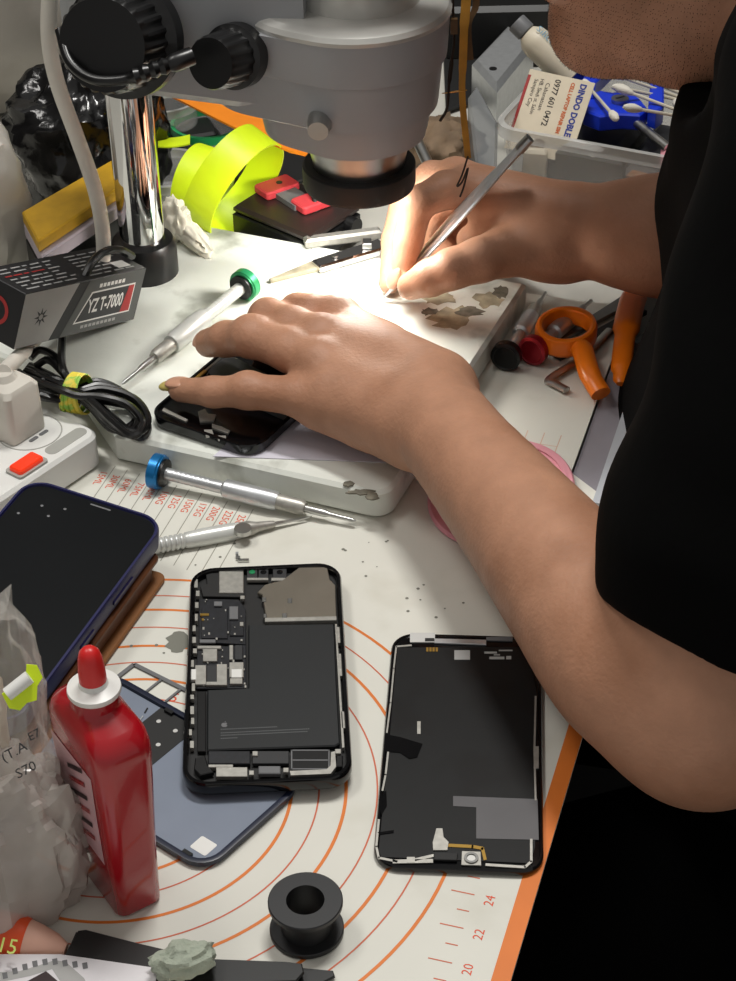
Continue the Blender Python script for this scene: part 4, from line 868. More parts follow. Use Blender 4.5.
p = G(186, 973, .006); mb = MB(frame(Vector((p.x, p.y, .0068)), .2)); mb.blob((.014, .008, .0075), 'sponge', .3, 2.5, 31, n=30, M=Matrix.Translation((0, 0, .0075)))
tag(mb.build('sponge', smooth=30), 'pale grey green sponge lump on the black tweezers', 'sponge')

# ------------------------------------------------------------------ container of tools, upper right
CF = G(494, 126, .066); CR = G(700, 163, .066); u = (CR-CF); u.z = 0; ca = math.atan2(u.y, u.x); cw = .158
cx_ = thing('container', 'clear plastic tub full of tools behind the right forearm', 'container', (CF.x, CF.y, .0003), ca)
KM = cx_.matrix_world.copy(); cd, ch = .125, .066
def rbox(w, l, r, x0, y0): return [(x+x0, y+y0) for x, y in rr(w, l, r, 5)]
mb = MB(KM); mid = (cw/2, cd/2)
L = []
for (ins, z) in ((.010, 0), (.008, .001), (.001, ch-.008), (.0025, ch-.008), (.0095, .0025)):
    L.append([(x, y, z) for x, y in rbox(cw-2*ins, cd-2*ins, .016, *mid)])
mb.loft(L, 'clear'); mb.build('tub', cx_)
mb = MB(KM); mb.ring(rbox(cw+.004, cd+.004, .017, *mid), rbox(cw-.004, cd-.004, .015, *mid), ch-.0085, ch, 'clearrim'); mb.build('rim', cx_)
def K(x, y, z): return KM @ Vector((x, y, z))
def inbox(name, lab, cat, x, y, z, dims, m, rot=0, tilt=(0, 0), grp=None, b=.002):
    M = KM @ Matrix.Translation((x, y, z)) @ Matrix.Rotation(rot, 4, 'Z') @ Matrix.Rotation(tilt[0], 4, 'X') @ Matrix.Rotation(tilt[1], 4, 'Y')
    mb = MB(M); mb.box((0, 0, dims[2]/2), dims, m, b=b); return tag(mb.build(name), lab, cat, grp)
inbox('spare_part', 'dark padded part filling the left half of the tub', 'spare part', .045, .066, .0032, (.064, .085, .036), 'blackm', b=.006)
inbox('spare_part', 'dark grey part filling the right half of the tub', 'spare part', .112, .070, .0032, (.060, .080, .034), 'darkgrey', b=.006)
inbox('connector', 'pale small connector seen through the tub front at left', 'connector', .026, .0135, .0032, (.016, .008, .044), 'bagfill', .2)
inbox('connector', 'small tan block seen through the tub front at right', 'connector', .108, .0135, .0032, (.030, .008, .040), 'tan', -.1)
inbox('pouch', 'dark blue black pouch seen through the tub front', 'pouch', .066, .0135, .0032, (.048, .009, .050), 'blackm', .0, b=.004)
# business card
bcM = KM @ Matrix.Translation((.025, .018, .040)) @ Matrix.Rotation(math.radians(-6), 4, 'Z') @ Matrix.Rotation(math.radians(50), 4, 'X')
bcd = thing('business_card', 'cream shop card with blue lettering leaning in the clear tub', 'card', K(.027, .018, .040))
bw, bh2 = .050, .058
mb = MB(bcM); mb.box((0, bh2/2, 0), (bw, bh2, .0005), 'card', b=0); mb.build('card_stock', bcd)
mb = MB(bcM); TT = lambda x, y: Matrix.Translation((x, y, .0004)) @ Matrix.Rotation(-PI/2, 4, 'Z')
mb.text('DINDO DOBLE', .0064, 'cardblue', TT(.0172, .0365), h=0, bold=.0003, sx=.88)
mb.text('CELL LAPTOP REPAIR SIM', .0038, 'cardor', TT(.0095, .0365), h=0, bold=.0002, sx=.86)
mb.text('0977 601 0472', .0062, 'cardblk', TT(-.002, .038), h=0, bold=.0001, sx=.9)
mb.text('Cabanatuan', .0045, 'cardblk', TT(-.0085, .041), h=0, sx=.95)
mb.text('HB. Sindi st. Sabin', .0042, 'cardblk', TT(-.0135, .040), h=0, sx=.85)
mb.text('Sampiro City', .0042, 'cardblk', TT(-.0178, .042), h=0, sx=.9)
mb.prism([(-.010, .004), (-.004, .002), (.004, .006), (.003, .011), (-.003, .012), (-.006, .008)], .0003, .0004, 'brownrag'); mb.box((-.0238, .034, .0004), (.0022, .040, .0002), 'cred', b=0)
mb.build('lettering', bcd)
# blue clamp pliers
cpz = .072
bt_ = thing('pliers', 'bright blue plastic jaws of a tool with steel pivot in the tub', 'tool', G(620, 105, cpz))
mb = MB()
def flat(pxs, z0, z1, m, b=.0012): mb.prism([G(*p, z1)[:2] for p in pxs], z0, z1, m, b=b)
flat([(582, 96), (600, 90), (612, 92), (628, 90), (640, 98), (648, 108), (640, 115), (622, 114), (600, 116), (584, 110)], .054, .066, 'bluetool')
flat([(580, 86), (586, 70), (600, 62), (612, 66), (604, 74), (596, 82), (594, 96), (584, 98)], .056, .068, 'bluetool')
flat([(648, 108), (652, 66), (664, 66), (664, 106), (656, 112)], .056, .070, 'bluetool'); mb.build('jaw', bt_)
p = G(620, 100, .067); mb = MB(Matrix.Translation((p.x, p.y, 0))); mb.lathe([(.0062, .064), (.0062, .0685), (.005, .0690)], 'steel', n=24); mb.box((0, 0, .0692), (.007, .0012, .0006), 'dsteel', Matrix.Rotation(.5, 4, 'Z')); mb.build('pivot_screw', bt_)
a = G(628, 116, .060); b = G(668, 148, .055); mb = MB(); mb.tube([a, b], .0032, 'steel', n=14); tag(mb.build('metal_rod'), 'plain steel rod in front of the blue jaws', 'rod')
inbox('white_wedge', 'white plastic wedge between the shop card and swabs', 'block', .058, .020, .041, (.026, .014, .012), 'whitep', -.25)
inbox('pink_eraser', 'pink block at the right end of the tub', 'block', .128, .030, .0385, (.034, .030, .016), 'pink', .3, b=.004)
# glue tube
a = G(516, 22, .100); b = G(572, 78, .066); M = fr2(a, b) @ Matrix.Rotation(PI/2, 4, 'Y'); L = (b-a).length
gt = thing('glue_tube', 'cream glue tube with grey cap lying across the tub', 'tube', b)
mb = MB(M); mb.lathe([(.007, 0), (.0075, .001), (.0075, .010), (.0060, .011)], 'midgrey', n=24); mb.build('cap', gt)
mb = MB(M); mb.lathe([(.0065, .011), (.0105, .016), (.0115, .022), (.0110, L*.7), (.0100, L)], 'tube', n=28); mb.build('tube_body', gt)
o_ = a.lerp(b, .45); mb = MB(); T = fr2(a, b); T.translation = o_; mb.text('Silicone Glue', .008, 'tubepr', T @ Matrix.Translation((.010, -.0035, .0117)) @ Matrix.Rotation(.3, 4, 'X'), h=0); mb.text('50ml', .006, 'cardblk', T @ Matrix.Translation((.014, .0035, .0117)), h=0); mb.build('printing', gt)
# cotton swabs
grp = 'cotton swabs in the tub'
sw = thing('cotton_swab', 'cotton swab', 'cotton swab', (0, 0, 0), 0, grp)
mb = MB(); mb.tube([(-.030, 0, 0), (.030, 0, 0)], .0012, 'stick', n=8); mb.build('stick', sw)
for s in (-1, 1):
    mb = MB(); mb.blob((.008, .003, .003), 'cotton', .12, 3, 3, n=14, M=Matrix.Translation((s*.031, 0, 0))); mb.build('cotton_tip', sw)
sl = [((614, 116), (586, 84)), ((634, 74), (668, 88)), ((636, 82), (676, 96)), ((640, 92), (680, 100)), ((650, 100), (682, 112)), ((632, 66), (672, 76)), ((655, 112), (690, 118)), ((684, 134), (676, 100)), ((628, 60), (664, 66))]
for i, (p, q) in enumerate(sl):
    A = G(*p, .072+.001*(i % 3)); B = G(*q, .068-.002*(i % 4)); M = fr2(A, B); M.translation = (A+B)/2
    o_ = sw if i == 0 else dup(sw, M, None, grp)
    o_.matrix_world = M; o_['label'] = 'white cotton swab lying among the tools in the clear tub'
# silver box, frosted box and cloth left of the tub
zs = .034; q = [G(*p, zs) for p in ((472, 60), (497, 88), (534, 42), (508, 22))]
sb = thing('power_adapter', 'silver brushed metal box with dark edge beside the hanging ribbon', 'box', ((q[0]+q[2])/2).to_2d().to_3d()); 
mb = MB(); mb.prism([p[:2] for p in q], .0006, zs, 'alu', b=.004); mb.build('shell', sb)
mb = MB(); p = G(478, 76, zs); mb.lathe([(.003, zs-.001), (.003, zs+.0006), (.0018, zs+.0006)], 'blackp', Matrix.Translation((q[0].lerp(q[1], .45).x+.008, q[0].lerp(q[1], .45).y+.006, 0)), n=16); mb.build('socket', sb)
mb = MB(); qq = G(508, 2, .045); mb.box((qq.x, qq.y+.01, .0235), (.10, .05, .046), 'blackp', b=.004); tag(mb.build('charger'), 'black charger block behind the silver metal box', 'charger')
mb = MB(); mb.box((.22, 1.66, .05), (.40, .10, .10), 'blackm', b=.006); tag(mb.build('darkening_block'), 'black block added at the far end to darken the background', 'bag')  # made-up black block, added to darken the back of the bench
qq = [G(*p, .05) for p in ((468, 96), (477, 84), (498, 122), (497, 168), (476, 168))]
mb = MB(); mb.prism([p[:2] for p in qq], .0006, .05, 'frost', b=.002); tag(mb.build('frosted_box'), 'frosted grey plastic box between the ribbon and the tub', 'box')
mb = MB(); p = G(442, 150, .012); mb.blob((.026, .022, .016), 'brownrag', .35, 2.4, 41, n=30, M=Matrix.Translation((p.x, p.y, .0165)), ridge=True); 
for v in mb.v: v.z = max(v.z, .0006)
tag(mb.build('rag', smooth=75), 'crumpled brown rag behind the right hand', 'rag')
mb = MB(); a = G(416, 138, .03); b = G(430, 168, .022); mb.tube([a, b], .004, 'steel', n=12); tag(mb.build('metal_tube'), 'short steel tube beside the ring light', 'metal tube')
mb = MB(); p = G(420, 175, 0); mb.slab(.04, .05, .0004, .012, .004, 'midgrey', frame(Vector((p.x+.01, p.y+.02, 0)), .4), b=.001); tag(mb.build('small_box'), 'small grey box behind the right knuckles', 'box')
mb = MB(); q = [G(*p, .03) for p in ((520, 92), (530, 88), (545, 70), (528, 66))]; 
inbox('blue_block', 'small blue plastic block behind the shop card', 'block', .022, .118, .042, (.02, .012, .022), 'bluetool', .3)
# hanging amber ribbon
rb = thing('flex_ribbon', 'amber flex ribbon with dark wires hanging from the microscope head', 'ribbon', D(466, 190, 1.03))
def stripw(mb, pts, ws, m, t=.0006):
    P_ = [Vector(p) for p in pts]; n = len(P_)
    for i in range(1): pass
    mb.sheet(lambda u, v: P_[min(n-1, int(round(v*(n-1))))]+Vector((1, .12, 0))*(u-.5)*ws[min(n-1, int(round(v*(n-1))))], 2, n-1, m, t)
pts = catmull([D(466, -30, 1.040), D(466, 0, 1.036), D(464, 30, 1.03), D(463, 60, 1.03), D(462, 90, 1.03), D(464, 120, 1.028), D(468, 158, 1.026)], 4)
mb = MB(); stripw(mb, pts, [.0055]*8+[.0046]*6+[.0038]*20, 'amber'); stripw(mb, [D(447+3*k, 93-.5*k, 1.0295) for k in range(6)], [.006]*6, 'amber'); mb.build('ribbon', rb)
pts = catmull([D(474, -30, 1.045), D(476, 5, 1.042), D(468, 25, 1.036), D(470, 60, 1.034)], 4); mb = MB(); stripw(mb, pts, [.004]*20, 'amberd'); mb.build('dark_ribbon', rb)
mb = MB(); mb.tube(catmull([D(452, -30, 1.045), D(453, 10, 1.04), D(454, 40, 1.036), D(452, 58, 1.034), D(449, 84, 1.03), D(447, 108, 1.03), D(440, 121, 1.03)], 5), [.0009]*16+[.0014]*4+[.0009]*20, 'wire', n=6); mb.box(tuple(D(454, 26, 1.037)), (.004, .003, .009), 'amberd'); mb.build('wire', rb)
mb = MB(); mb.tube(catmull([D(468, 156, 1.026), D(462, 175, 1.024), D(457, 186, 1.024), D(462, 182, 1.024), D(468, 168, 1.025), D(464, 186, 1.022), D(460, 197, 1.02)], 5), .0006, 'wire', n=6); mb.build('wire_loop', rb)

# ------------------------------------------------------------------ light
w = bpy.data.worlds.new('world'); SC.world = w; w.use_nodes = True
w.node_tree.nodes['Background'].inputs['Color'].default_value = (1.0, .97, .93, 1); w.node_tree.nodes['Background'].inputs['Strength'].default_value = WORLD
def area(name, loc, target, size, power, col=(1, 1, 1)):
    l = bpy.data.lights.new(name, 'AREA'); l.shape = 'RECTANGLE'; l.size = size[0]; l.size_y = size[1]; l.energy = power; l.color = col
    o = bpy.data.objects.new(name, l); COL.objects.link(o); o.location = loc
    o.rotation_euler = (Vector(target)-Vector(loc)).to_track_quat('-Z', 'Y').to_euler(); return o
area('ceiling_lamp', (.15, 1.15, 1.75), (0, .85, 0), (.5, .15), CEIL, (1, .98, .94))
area('ceiling_lamp_far', (-.75, 1.0, 1.7), (0, .8, 0), (.6, .3), CEIL2, (1, .97, .92))
l = bpy.data.lights.new('ring_lamp', 'SPOT'); l.energy = RING; l.spot_size = math.radians(174); l.spot_blend = .25; l.shadow_soft_size = .028; l.color = (1, .97, .90)
o = bpy.data.objects.new('ring_lamp', l); COL.objects.link(o); o.location = (HX, HY, .1015)
# ------------------------------------------------------------------ person
class Field:
    def __init__(s, lo, hi, h):
        s.lo = np.array(lo, float); s.h = h; s.n = np.ceil((np.array(hi)-s.lo)/h).astype(int)+1
        s.d = np.full(tuple(s.n), .2, np.float32)
    def axes(s, a, b):
        i0 = np.clip(np.floor((a-s.lo)/s.h).astype(int), 0, s.n-1); i1 = np.clip(np.ceil((b-s.lo)/s.h).astype(int)+1, 1, s.n)
        ax = [s.lo[k]+s.h*np.arange(i0[k], i1[k]) for k in range(3)]
        sl = tuple(slice(i0[k], i1[k]) for k in range(3))
        return sl, ax[0][:, None, None].astype(np.float32), ax[1][None, :, None].astype(np.float32), ax[2][None, None, :].astype(np.float32)
    @staticmethod
    def smin(a, b, k):
        h = np.clip(.5+.5*(b-a)/k, 0, 1); return b+(a-b)*h-k*h*(1-h)
    def chain(s, pts, rs, k=.008, kk=.004, pad=.03):
        """tapered limb through pts; joined with what is there by k, its own segments by kk"""
        P_ = [np.array(p, float) for p in pts]; lo = np.min(P_, 0)-max(rs)-pad; hi = np.max(P_, 0)+max(rs)+pad
        sl, X, Y, Z = s.axes(lo, hi); acc = None
        for a, b, ra, rb in zip(P_[:-1], P_[1:], rs[:-1], rs[1:]):
            ba = b-a; L2 = float(ba@ba)
            t = np.clip(((X-a[0])*ba[0]+(Y-a[1])*ba[1]+(Z-a[2])*ba[2])/L2, 0, 1)
            d = np.sqrt((X-a[0]-t*ba[0])**2+(Y-a[1]-t*ba[1])**2+(Z-a[2]-t*ba[2])**2)-(ra+(rb-ra)*t)
            acc = d if acc is None else s.smin(acc, d, kk)
        s.d[sl] = s.smin(s.d[sl], acc.astype(np.float32), k)
    def ell(s, c, r, R=None, k=.01, pad=.03, cut=False):
        c = np.array(c, float); r = np.array(r, float); m = r.max()+pad; sl, X, Y, Z = s.axes(c-m, c+m)
        x, y, z = X-c[0], Y-c[1], Z-c[2]
        if R is not None: R = np.array(R); x, y, z = [R[0, i]*x+R[1, i]*y+R[2, i]*z for i in range(3)]
        k0 = np.sqrt((x/r[0])**2+(y/r[1])**2+(z/r[2])**2); k1 = np.sqrt((x/r[0]**2)**2+(y/r[1]**2)**2+(z/r[2]**2)**2)+1e-9
        d = (k0*(k0-1)/k1).astype(np.float32)
        s.d[sl] = -s.smin(-s.d[sl], d, k) if cut else s.smin(s.d[sl], d, k)
    def plane_cut(s, p, n, lo, hi):
        sl, X, Y, Z = s.axes(np.array(lo), np.array(hi)); n = np.array(n)/np.linalg.norm(n)
        d = ((X-p[0])*n[0]+(Y-p[1])*n[1]+(Z-p[2])*n[2]).astype(np.float32)
        s.d[sl] = np.maximum(s.d[sl], d)
    def mesh(s):
        D_ = s.d; ins = D_ < 0; c = [ins[i:s.n[0]-1+i, j:s.n[1]-1+j, k:s.n[2]-1+k] for i in (0, 1) for j in (0, 1) for k in (0, 1)]
        anyv = c[0].copy(); allv = c[0].copy()
        for q in c[1:]: anyv |= q; allv &= q
        act = anyv & ~allv; I = np.argwhere(act); idx = np.full(act.shape, -1, np.int32); idx[act] = np.arange(len(I))
        acc = np.zeros((len(I), 3)); cnt = np.zeros(len(I))
        offs = [(i, j, k) for i in (0, 1) for j in (0, 1) for k in (0, 1)]
        val = {o: D_[I[:, 0]+o[0], I[:, 1]+o[1], I[:, 2]+o[2]] for o in offs}
        for a in offs:
            for ax in range(3):
                if a[ax] == 0:
                    b = list(a); b[ax] = 1; b = tuple(b); va, vb = val[a], val[b]; m = (va < 0) != (vb < 0)
                    t = np.where(m, va/(va-vb+1e-12), 0); p = np.array(a, float)[None, :].repeat(len(I), 0); p[:, ax] += t
                    acc[m] += p[m]; cnt[m] += 1
        V = s.lo+s.h*(I+acc/cnt[:, None]); Fs = []
        for ax in range(3):
            o1, o2 = [q for q in range(3) if q != ax]
            a = np.moveaxis(ins, ax, 0); 
            sh = list(ins.shape); sl0 = [slice(1, sh[q]-1) for q in range(3)]; sl1 = list(sl0); sl0[ax] = slice(0, sh[ax]-1); sl1[ax] = slice(1, sh[ax])
            e = np.argwhere(ins[tuple(sl0)] != ins[tuple(sl1)])
            base = e.copy(); base[:, o1] += 1; base[:, o2] += 1
            def cell(d1, d2):
                q = base.copy(); q[:, o1] -= d1; q[:, o2] -= d2; return idx[q[:, 0], q[:, 1], q[:, 2]]
            f = np.stack([cell(0, 0), cell(1, 0), cell(1, 1), cell(0, 1)], 1)
            inside = ins[base[:, 0], base[:, 1], base[:, 2]]
            flip = inside if ax != 1 else ~inside
            f[~flip] = f[~flip][:, ::-1]; Fs.append(f)
        return V, np.concatenate(Fs)
def np_obj(name, V, Fc, m, parent, smooth=4):
    # light Laplacian smoothing
    n = len(V); e = np.concatenate([Fc[:, [0, 1]], Fc[:, [1, 2]], Fc[:, [2, 3]], Fc[:, [3, 0]]]); e = np.concatenate([e, e[:, ::-1]])
    deg = np.bincount(e[:, 0], minlength=n)[:, None]
    for it in range(smooth):
        S = np.stack([np.bincount(e[:, 0], weights=V[e[:, 1], k], minlength=n) for k in range(3)], 1)/np.maximum(deg, 1)
        V = V+(S-V)*(.55 if it % 2 == 0 else -.50)
    V = V-np.array(parent.matrix_world.translation)
    me = bpy.data.meshes.new(name); me.vertices.add(n); me.vertices.foreach_set('co', V.astype(np.float32).ravel())
    me.loops.add(len(Fc)*4); me.loops.foreach_set('vertex_index', Fc.astype(np.int32).ravel()); me.polygons.add(len(Fc))
    me.polygons.foreach_set('loop_start', np.arange(0, len(Fc)*4, 4, dtype=np.int32)); me.update(calc_edges=True); me.validate()
    me.materials.append(M_[m]); me.shade_smooth()
    o = bpy.data.objects.new(name, me); COL.objects.link(o); o.parent = parent; return o

person = thing('person', 'person in a black short sleeved shirt working under the microscope with tweezers', 'person', (.36, .92, -.75))
V3 = lambda p: tuple(p)
g = lambda px, py, z: V3(G(px, py, z))
Bf = Field((-.135, .53, -.04), (.47, 1.24, .47), .0021)
# --- left arm and hand (near the camera)
LE = (.143, .628, .056); LS = (.222, .722, .300)
lw = g(428, 408, .056)
Bf.chain([LE, (.154, .648, .10), (.182, .682, .19), LS], [.040, .044, .048, .048], k=.01, kk=.02)
fa = catmull([lw, g(466, 456, .060), g(520, 521, .063), g(573, 587, .064), g(632, 662, .062), LE], 4); fr_ = [float(np.interp(i/4, range(6), [.0262, .0272, .0310, .0352, .0388, .041])) for i in range(len(fa))]
Bf.chain([V3(q) for q in fa], fr_, k=.012, kk=.004)
Bf.ell(Vector(LE)+Vector((.008, -.012, -.008)), (.036, .034, .033), k=.02)
# palm
wr, wu = g(434, 392, .056), g(414, 424, .052)
MC = dict(index=g(338, 320, .055), middle=g(322, 340, .060), ring=g(320, 366, .059), pinky=g(330, 398, .051))
Bf.chain([wr, MC['index']], [.0205, .0130], k=.012); Bf.chain([wr, MC['middle']], [.0215, .0138], k=.012)
Bf.chain([wu, MC['ring']], [.0215, .0138], k=.012); Bf.chain([wu, MC['pinky']], [.0205, .0130], k=.012)
Bf.chain([wu, g(370, 418, .042), g(318, 408, .043)], [.019, .0175, .0125], k=.012)
Bf.chain([wr, g(385, 352, .044), g(348, 322, .036)], [.019, .0165, .011], k=.010)
Bf.chain([g(362, 338, .042), g(338, 322, .038), g(318, 318, .034)], [.012, .0105, .0085], k=.006)
FK = .0055
fing = [
 ([MC['pinky'], g(298, 396, .0495), g(248, 391, .0475), g(213, 392, .0425), g(180, 390, .0365)], [.0128, .0112, .0098, .0086, .0070]),
 ([MC['ring'], g(290, 350, .0600), g(252, 337, .0580), g(226, 339, .0490), g(209, 343, .0395)], [.0138, .0125, .0116, .0102, .0088]),
 ([MC['middle'], g(292, 327, .0600), g(268, 319, .0560), g(262, 326, .0440), g(264, 334, .0360)], [.0135, .0120, .0108, .0094, .0082]),
 ([MC['index'], g(312, 314, .0560), g(298, 313, .0530), g(290, 322, .0420), g(292, 330, .0350)], [.0128, .0115, .0102, .0092, .0080]),
]
for p, r in fing: Bf.chain(p, r, k=FK, kk=.004)
for nme in MC:                                          # knuckles
    c_ = Vector(MC[nme])+Vector((0, 0, .0045)); Bf.ell(c_, (.0085, .0075, .0095), k=.008)
for p, r in fing: Bf.ell(Vector(p[2])+Vector((0, 0, .0012)), (r[2]*1.05,)*3, k=.004)
# --- right arm and hand
RS = (.325, 1.10, .275); RE = (.392, 1.125, .062)
rw_ = g(582, 230, .064)
Bf.chain([RE, (.385, 1.12, .12), RS], [.044, .046, .046], k=.01, kk=.02)
Bf.chain([rw_, g(622, 234, .066), g(668, 236, .066), RE], [.0255, .0275, .034, .043], k=.015, kk=.02)
a_r, b_r = g(566, 222, .070), g(560, 244, .056)
RM_ = dict(index=g(468, 190, .083), middle=g(456, 180, .080), ring=g(470, 186, .064), pinky=g(492, 200, .052))
Bf.chain([a_r, RM_['index']], [.0215, .0140], k=.012); Bf.chain([a_r, RM_['middle']], [.0205, .0135], k=.012)
Bf.chain([b_r, RM_['ring']], [.0205, .0130], k=.012); Bf.chain([b_r, RM_['pinky']], [.0195, .0125], k=.012)
Bf.chain([b_r, g(538, 248, .058), g(500, 253, .060)], [.0205, .0185, .0150], k=.012)
rf = [
 ([RM_['index'], g(446, 190, .088), g(418, 203, .086), g(409, 240, .062), g(400, 277, .041)], [.0136, .0118, .0102, .0090, .0070]),
 ([RM_['middle'], g(432, 178, .078), g(405, 198, .064), g(394, 240, .043), g(389, 284, .027)], [.0125, .0108, .0092, .0080, .0066]),
 ([RM_['ring'], g(446, 204, .064), g(430, 218, .058), g(432, 238, .042), g(446, 252, .036)], [.0128, .0116, .0104, .0092, .0080]),
 ([RM_['pinky'], g(470, 216, .050), g(452, 228, .044), g(450, 246, .034), g(464, 258, .031)], [.0118, .0106, .0095, .0085, .0074]),
 ([g(500, 253, .060), g(480, 260, .061), g(452, 269, .058), g(430, 278, .051), g(411, 286, .043)], [.0150, .0138, .0126, .0114, .0088]),
]
for p, r in rf: Bf.chain(p, r, k=.0028, kk=.003)
Bf.chain([g(530, 226, .064), g(495, 232, .058), g(472, 240, .050)], [.019, .015, .010], k=.008)
for nme in ('index', 'middle'): Bf.ell(Vector(RM_[nme])+Vector((0, 0, .004)), (.009, .008, .009), k=.008)
# --- head, neck, shoulders
hd_c = Vector((.160, 1.0, .346)); fwd = Vector((-.92, -.10, -.38)).normalized(); upv = (Vector((0, 0, 1))-fwd*fwd.z).normalized(); upv = (upv).normalized(); sd = fwd.cross(upv)
HR = np.array([list(fwd), list(sd), list(upv)])        # rows: local axes in world
def hp(f, s, u): return V3(hd_c+fwd*f+sd*s+upv*u)
Bf.ell(hp(-.012, 0, .018), (.094, .074, .082), R=np.array([[fwd[i], sd[i], upv[i]] for i in range(3)]).T, k=.01)
Bf.chain([hp(.03, 0, -.02), hp(.058, 0, -.095)], [.058, .036], k=.03)
for s in (-1, 1):
    Bf.chain([hp(-.01, s*.056, -.045), hp(.02, s*.046, -.085), hp(.062, s*.014, -.112)], [.022, .021, .019], k=.022)
    Bf.ell(hp(.058, s*.036, -.022), (.022, .022, .018), k=.015)       # cheek
    Bf.ell(hp(-.008, s*.076, -.012), (.017, .008, .030), R=np.array([[fwd[i], sd[i], upv[i]] for i in range(3)]).T, k=.006)   # ear
    Bf.ell(hp(.082, s*.032, .012), (.013, .015, .011), k=.006, cut=True)
    Bf.chain([hp(.080, s*.014, .030), hp(.072, s*.052, .026)], [.009, .008], k=.012)
Bf.chain([hp(.084, 0, .018), hp(.106, 0, -.026)], [.009, .0125], k=.008)
for s in (-1, 1): Bf.ell(hp(.095, s*.011, -.030), (.010, .009, .009), k=.006)
Bf.chain([hp(.083, -.019, -.060), hp(.092, 0, -.058), hp(.083, .019, -.060)], [.0065, .008, .0065], k=.006)
Bf.chain([hp(.081, -.016, -.070), hp(.090, 0, -.071), hp(.081, .016, -.070)], [.0065, .0085, .0065], k=.006)
Bf.ell(hp(.078, 0, -.110), (.022, .024, .020), k=.015)
Bf.chain([hp(-.035, 0, -.05), (.285, .965, .285), (.305, .935, .22)], [.060, .062, .075], k=.02)
Bf.chain([hp(.035, 0, -.09), V3(D(688, 26, .965)), (.25, .95, .26)], [.030, .029, .050], k=.02, kk=.02)
Bf.chain([LS, (.285, .93, .225), RS], [.046, .072, .046], k=.02)
Bf.chain([(.30, .925, .20), (.34, .91, .02)], [.085, .10], k=.03)
Vb, Fb = Bf.mesh()
body = np_obj('body', Vb, Fb, 'skin', person)
# nails
def nail(tip, prev, r, m, upd=Vector((0, 0, 1)), w=.8, ln=1.15, slide=.0, lift=.84):
    tip = Vector(tip); d = (tip-Vector(prev)).normalized(); n_ = (upd-d*d.dot(upd)).normalized(); s_ = d.cross(n_)
    M = Matrix((d, s_, n_)).transposed().to_4x4(); M.translation = tip+d*(r*slide)+n_*(r*lift-.0011)
    mb = MB(M); mb.blob((r*ln, r*w, .0022), m, 0, 1, 0, n=18, pw=.85); return mb.build('fingernail', person)
f0 = fing[0]; nail(f0[0][4], f0[0][3], .0072, 'nail', slide=.0); 
tp_ = Vector(f0[0][4]); dd = (tp_-Vector(f0[0][3])).normalized(); nail(tp_+dd*.0075, tp_, .0056, 'naildirty', lift=.62, w=.85)
f1 = fing[1]; nail(f1[0][4], f1[0][3], .0078, 'nail', upd=Vector((-.6, -.2, .8)))
f4 = rf[4]; nail(Vector(f4[0][4])+Vector((.003, 0, 0)), f4[0][3], .0088, 'nail', upd=Vector((-.15, -.75, .65)), ln=1.05)
nail(rf[0][0][4], rf[0][0][3], .0075, 'nail', upd=Vector((-.8, -.5, .4)))
# eyes, hair, stubble
for s in (-1, 1):
    mb = MB(Matrix.Translation(Vector(hp(.072, s*.032, .010)))); mb.blob((.0115, .0115, .0115), 'eye', 0, 1, 0, n=20); ey = mb.build('eye', person); mb = MB(); c_ = Vector(hp(.0835, s*.032, .007)); z_a = (fwd-upv*.25).normalized(); x_a = z_a.cross(Vector((0, 1, 0))).normalized(); M = Matrix((x_a, z_a.cross(x_a), z_a)).transposed().to_4x4(); M.translation = c_-z_a*.0008; mb.lathe([(.0048, -.002), (.0046, .0004), (.002, .0009)], 'hair', M, n=20); sub_o = mb.build('iris', person); sub_o.parent = ey
Hf = Field((.05, .86, .2), (.36, 1.15, .48), .004)
HRT = np.array([[fwd[i], sd[i], upv[i]] for i in range(3)]).T
Hf.ell(hp(-.018, 0, .026), (.096, .079, .086), R=HRT, k=.01)
Hf.plane_cut(hp(.045, 0, .03), list(fwd*.8-upv*.6), (.05, .86, .2), (.36, 1.15, .48))
Vh, Fh = Hf.mesh(); np_obj('hair', Vh, Fh, 'hair', person, 6)
rg = random.Random(9); mb = MB()
me_b = body.data; cand = []
for i in range(0, len(Vb)):
    q = Vector(Vb[i])-hd_c
    f_, s_, u_ = q.dot(fwd), q.dot(sd), q.dot(upv)
    if -.135 < u_ < -.045 and .0 < f_ < .125 and abs(s_) < .075 and not (abs(s_) < .02 and -.078 < u_ < -.052): cand.append(i)
rg.shuffle(cand)
nrm = np.zeros((len(Vb), 3)); me_b.vertices.foreach_get('normal', nb_ := np.zeros(len(Vb)*3, np.float32)); nb_ = nb_.reshape(-1, 3)
for i in cand[:5200]:  # real stubble, thickened to darken the jaw where it lies in shade
    p = Vector(me_b.vertices[i].co)+Vector(person.location); n_ = Vector(nb_[i]); d = (n_+Vector((rg.uniform(-.5, .5), rg.uniform(-.5, .5), rg.uniform(-.9, .1)))).normalized()
    a = n_.orthogonal().normalized()*.0002; b = n_.cross(a)
    mb.add([p+a, p-a*.5+b*.8, p-a*.5-b*.8, p+d*rg.uniform(.0005, .0014)], [[0, 1, 3], [1, 2, 3], [2, 0, 3]], 'hair')
mb.build('beard_stubble', person)
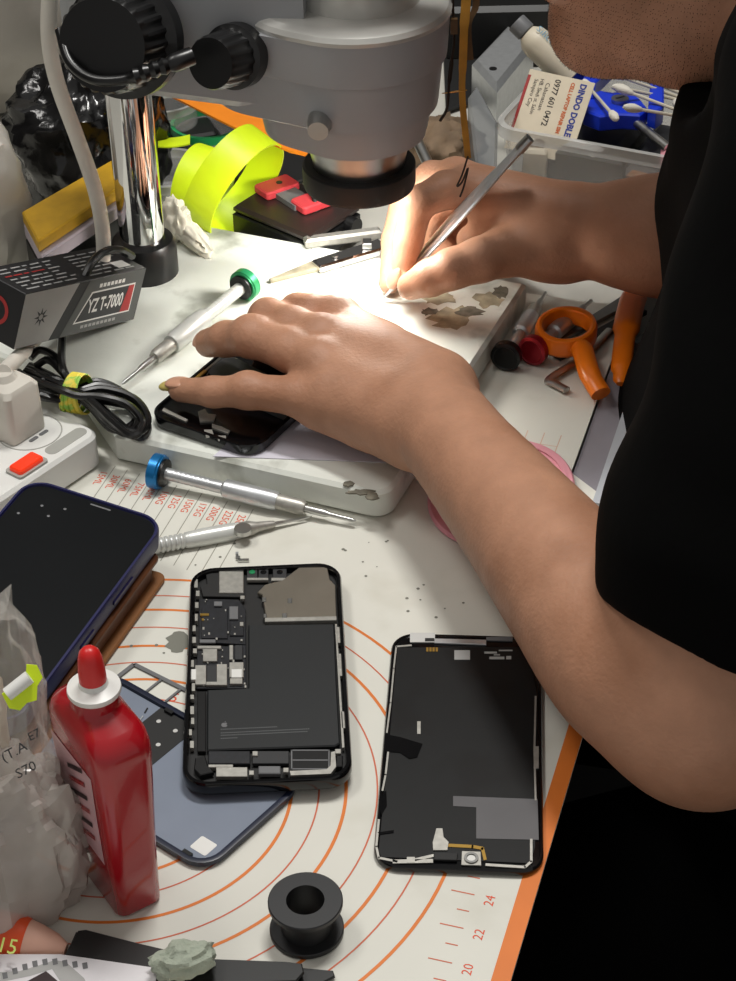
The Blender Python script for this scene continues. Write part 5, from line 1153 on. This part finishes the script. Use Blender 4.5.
# --- shirt
Sf = Field((.06, .53, -.34), (.66, 1.30, .40), .0042)
tor = lambda c, r, k=.05: Sf.ell(c, r, k=k, pad=.06)
tor((.325, .905, -.045), (.186, .215, .165)); tor((.315, .915, .12), (.150, .20, .17), .03); tor((.36, .90, -.20), (.19, .21, .16))
Sf.chain([(LS[0]+.010, LS[1]+.012, LS[2]-.008), (.29, .90, .225), (RS[0], RS[1], RS[2]-.004)], [.080, .110, .078], k=.05, kk=.03, pad=.06)
hem = Vector((.1530, .6370, .086)); axl = (Vector(LS)-Vector(LE)).normalized()
Tl = Field((.06, .53, -.34), (.66, 1.30, .40), .0042)
Tl.chain([hem-axl*.03+Vector((.005, 0, 0)), hem+axl*.06, (LS[0]+.005, LS[1]+.005, LS[2])], [.0595, .063, .075], k=.035, kk=.02, pad=.05)
Tl.d = -Sf.smin(-Tl.d, np.float32(1)*(((Tl.lo[0]+Tl.h*np.arange(Tl.n[0]))[:, None, None]-hem.x)*axl.x+((Tl.lo[1]+Tl.h*np.arange(Tl.n[1]))[None, :, None]-hem.y)*axl.y+((Tl.lo[2]+Tl.h*np.arange(Tl.n[2]))[None, None, :]-hem.z)*axl.z).astype(np.float32), .006).astype(np.float32)
Sf.d = Sf.smin(Sf.d, Tl.d, .012).astype(np.float32)
hr = Vector((.388, 1.121, .125)); axr = (Vector(RS)-Vector(RE)).normalized()
Sf.chain([hr-axr*.02, hr+axr*.06, RS], [.060, .064, .072], k=.03, kk=.02, pad=.05)
# folds
sl, X, Y, Z = Sf.axes(Sf.lo, Sf.lo+Sf.h*(Sf.n-1))
fold = .0022*np.sin((Z*1.0+Y*.55+X*.4)*75+3*np.sin(Y*21+X*9))*np.clip(1.2-np.abs(Z-.02)*3, .1, 1)+.0018*np.sin((X*1.3-Z*.9)*64+2*np.sin(Y*30))
Sf.d += fold.astype(np.float32)
Sf.ell(hp(-.045, 0, -.065), (.062, .062, .062), k=.006, cut=True)
Sf.ell(V3(D(716, 22, .915)), (.042, .05, .048), k=.01, cut=True)
Vs, Fs_ = Sf.mesh(); np_obj('shirt', Vs, Fs_, 'shirt', person, 4)
# --- trousers and shoes
Tf = Field((-.20, .60, -.76), (.60, 1.20, -.12), .008)
for hy, ky in ((.83, .74), (1.0, 1.06)):
    Tf.chain([(.40, hy, -.27), (.02, ky, -.27), (.06, ky, -.70)], [.10, .078, .052], k=.03, kk=.03, pad=.05)
Tf.ell((.41, .915, -.24), (.17, .20, .13), k=.05)
Tf.plane_cut((0, 0, -.18), (0, 0, 1), (-.2, .6, -.25), (.6, 1.2, -.12))
Vt, Ft = Tf.mesh(); np_obj('trousers', Vt, Ft, 'trouser', person, 4)
for ky in (.74, 1.06):
    mb = MB(Matrix.Translation((.02, ky, -.75))); mb.loft([[(x*1.0, y, z) for x, y in rr(w, l, r, 6)] for w, l, r, z in ((.25, .09, .044, .0), (.26, .098, .048, .015), (.24, .088, .043, .05), (.16, .07, .034, .08))], 'shoe', Matrix.Translation((-.02, 0, 0))); mb.build('shoe', person)
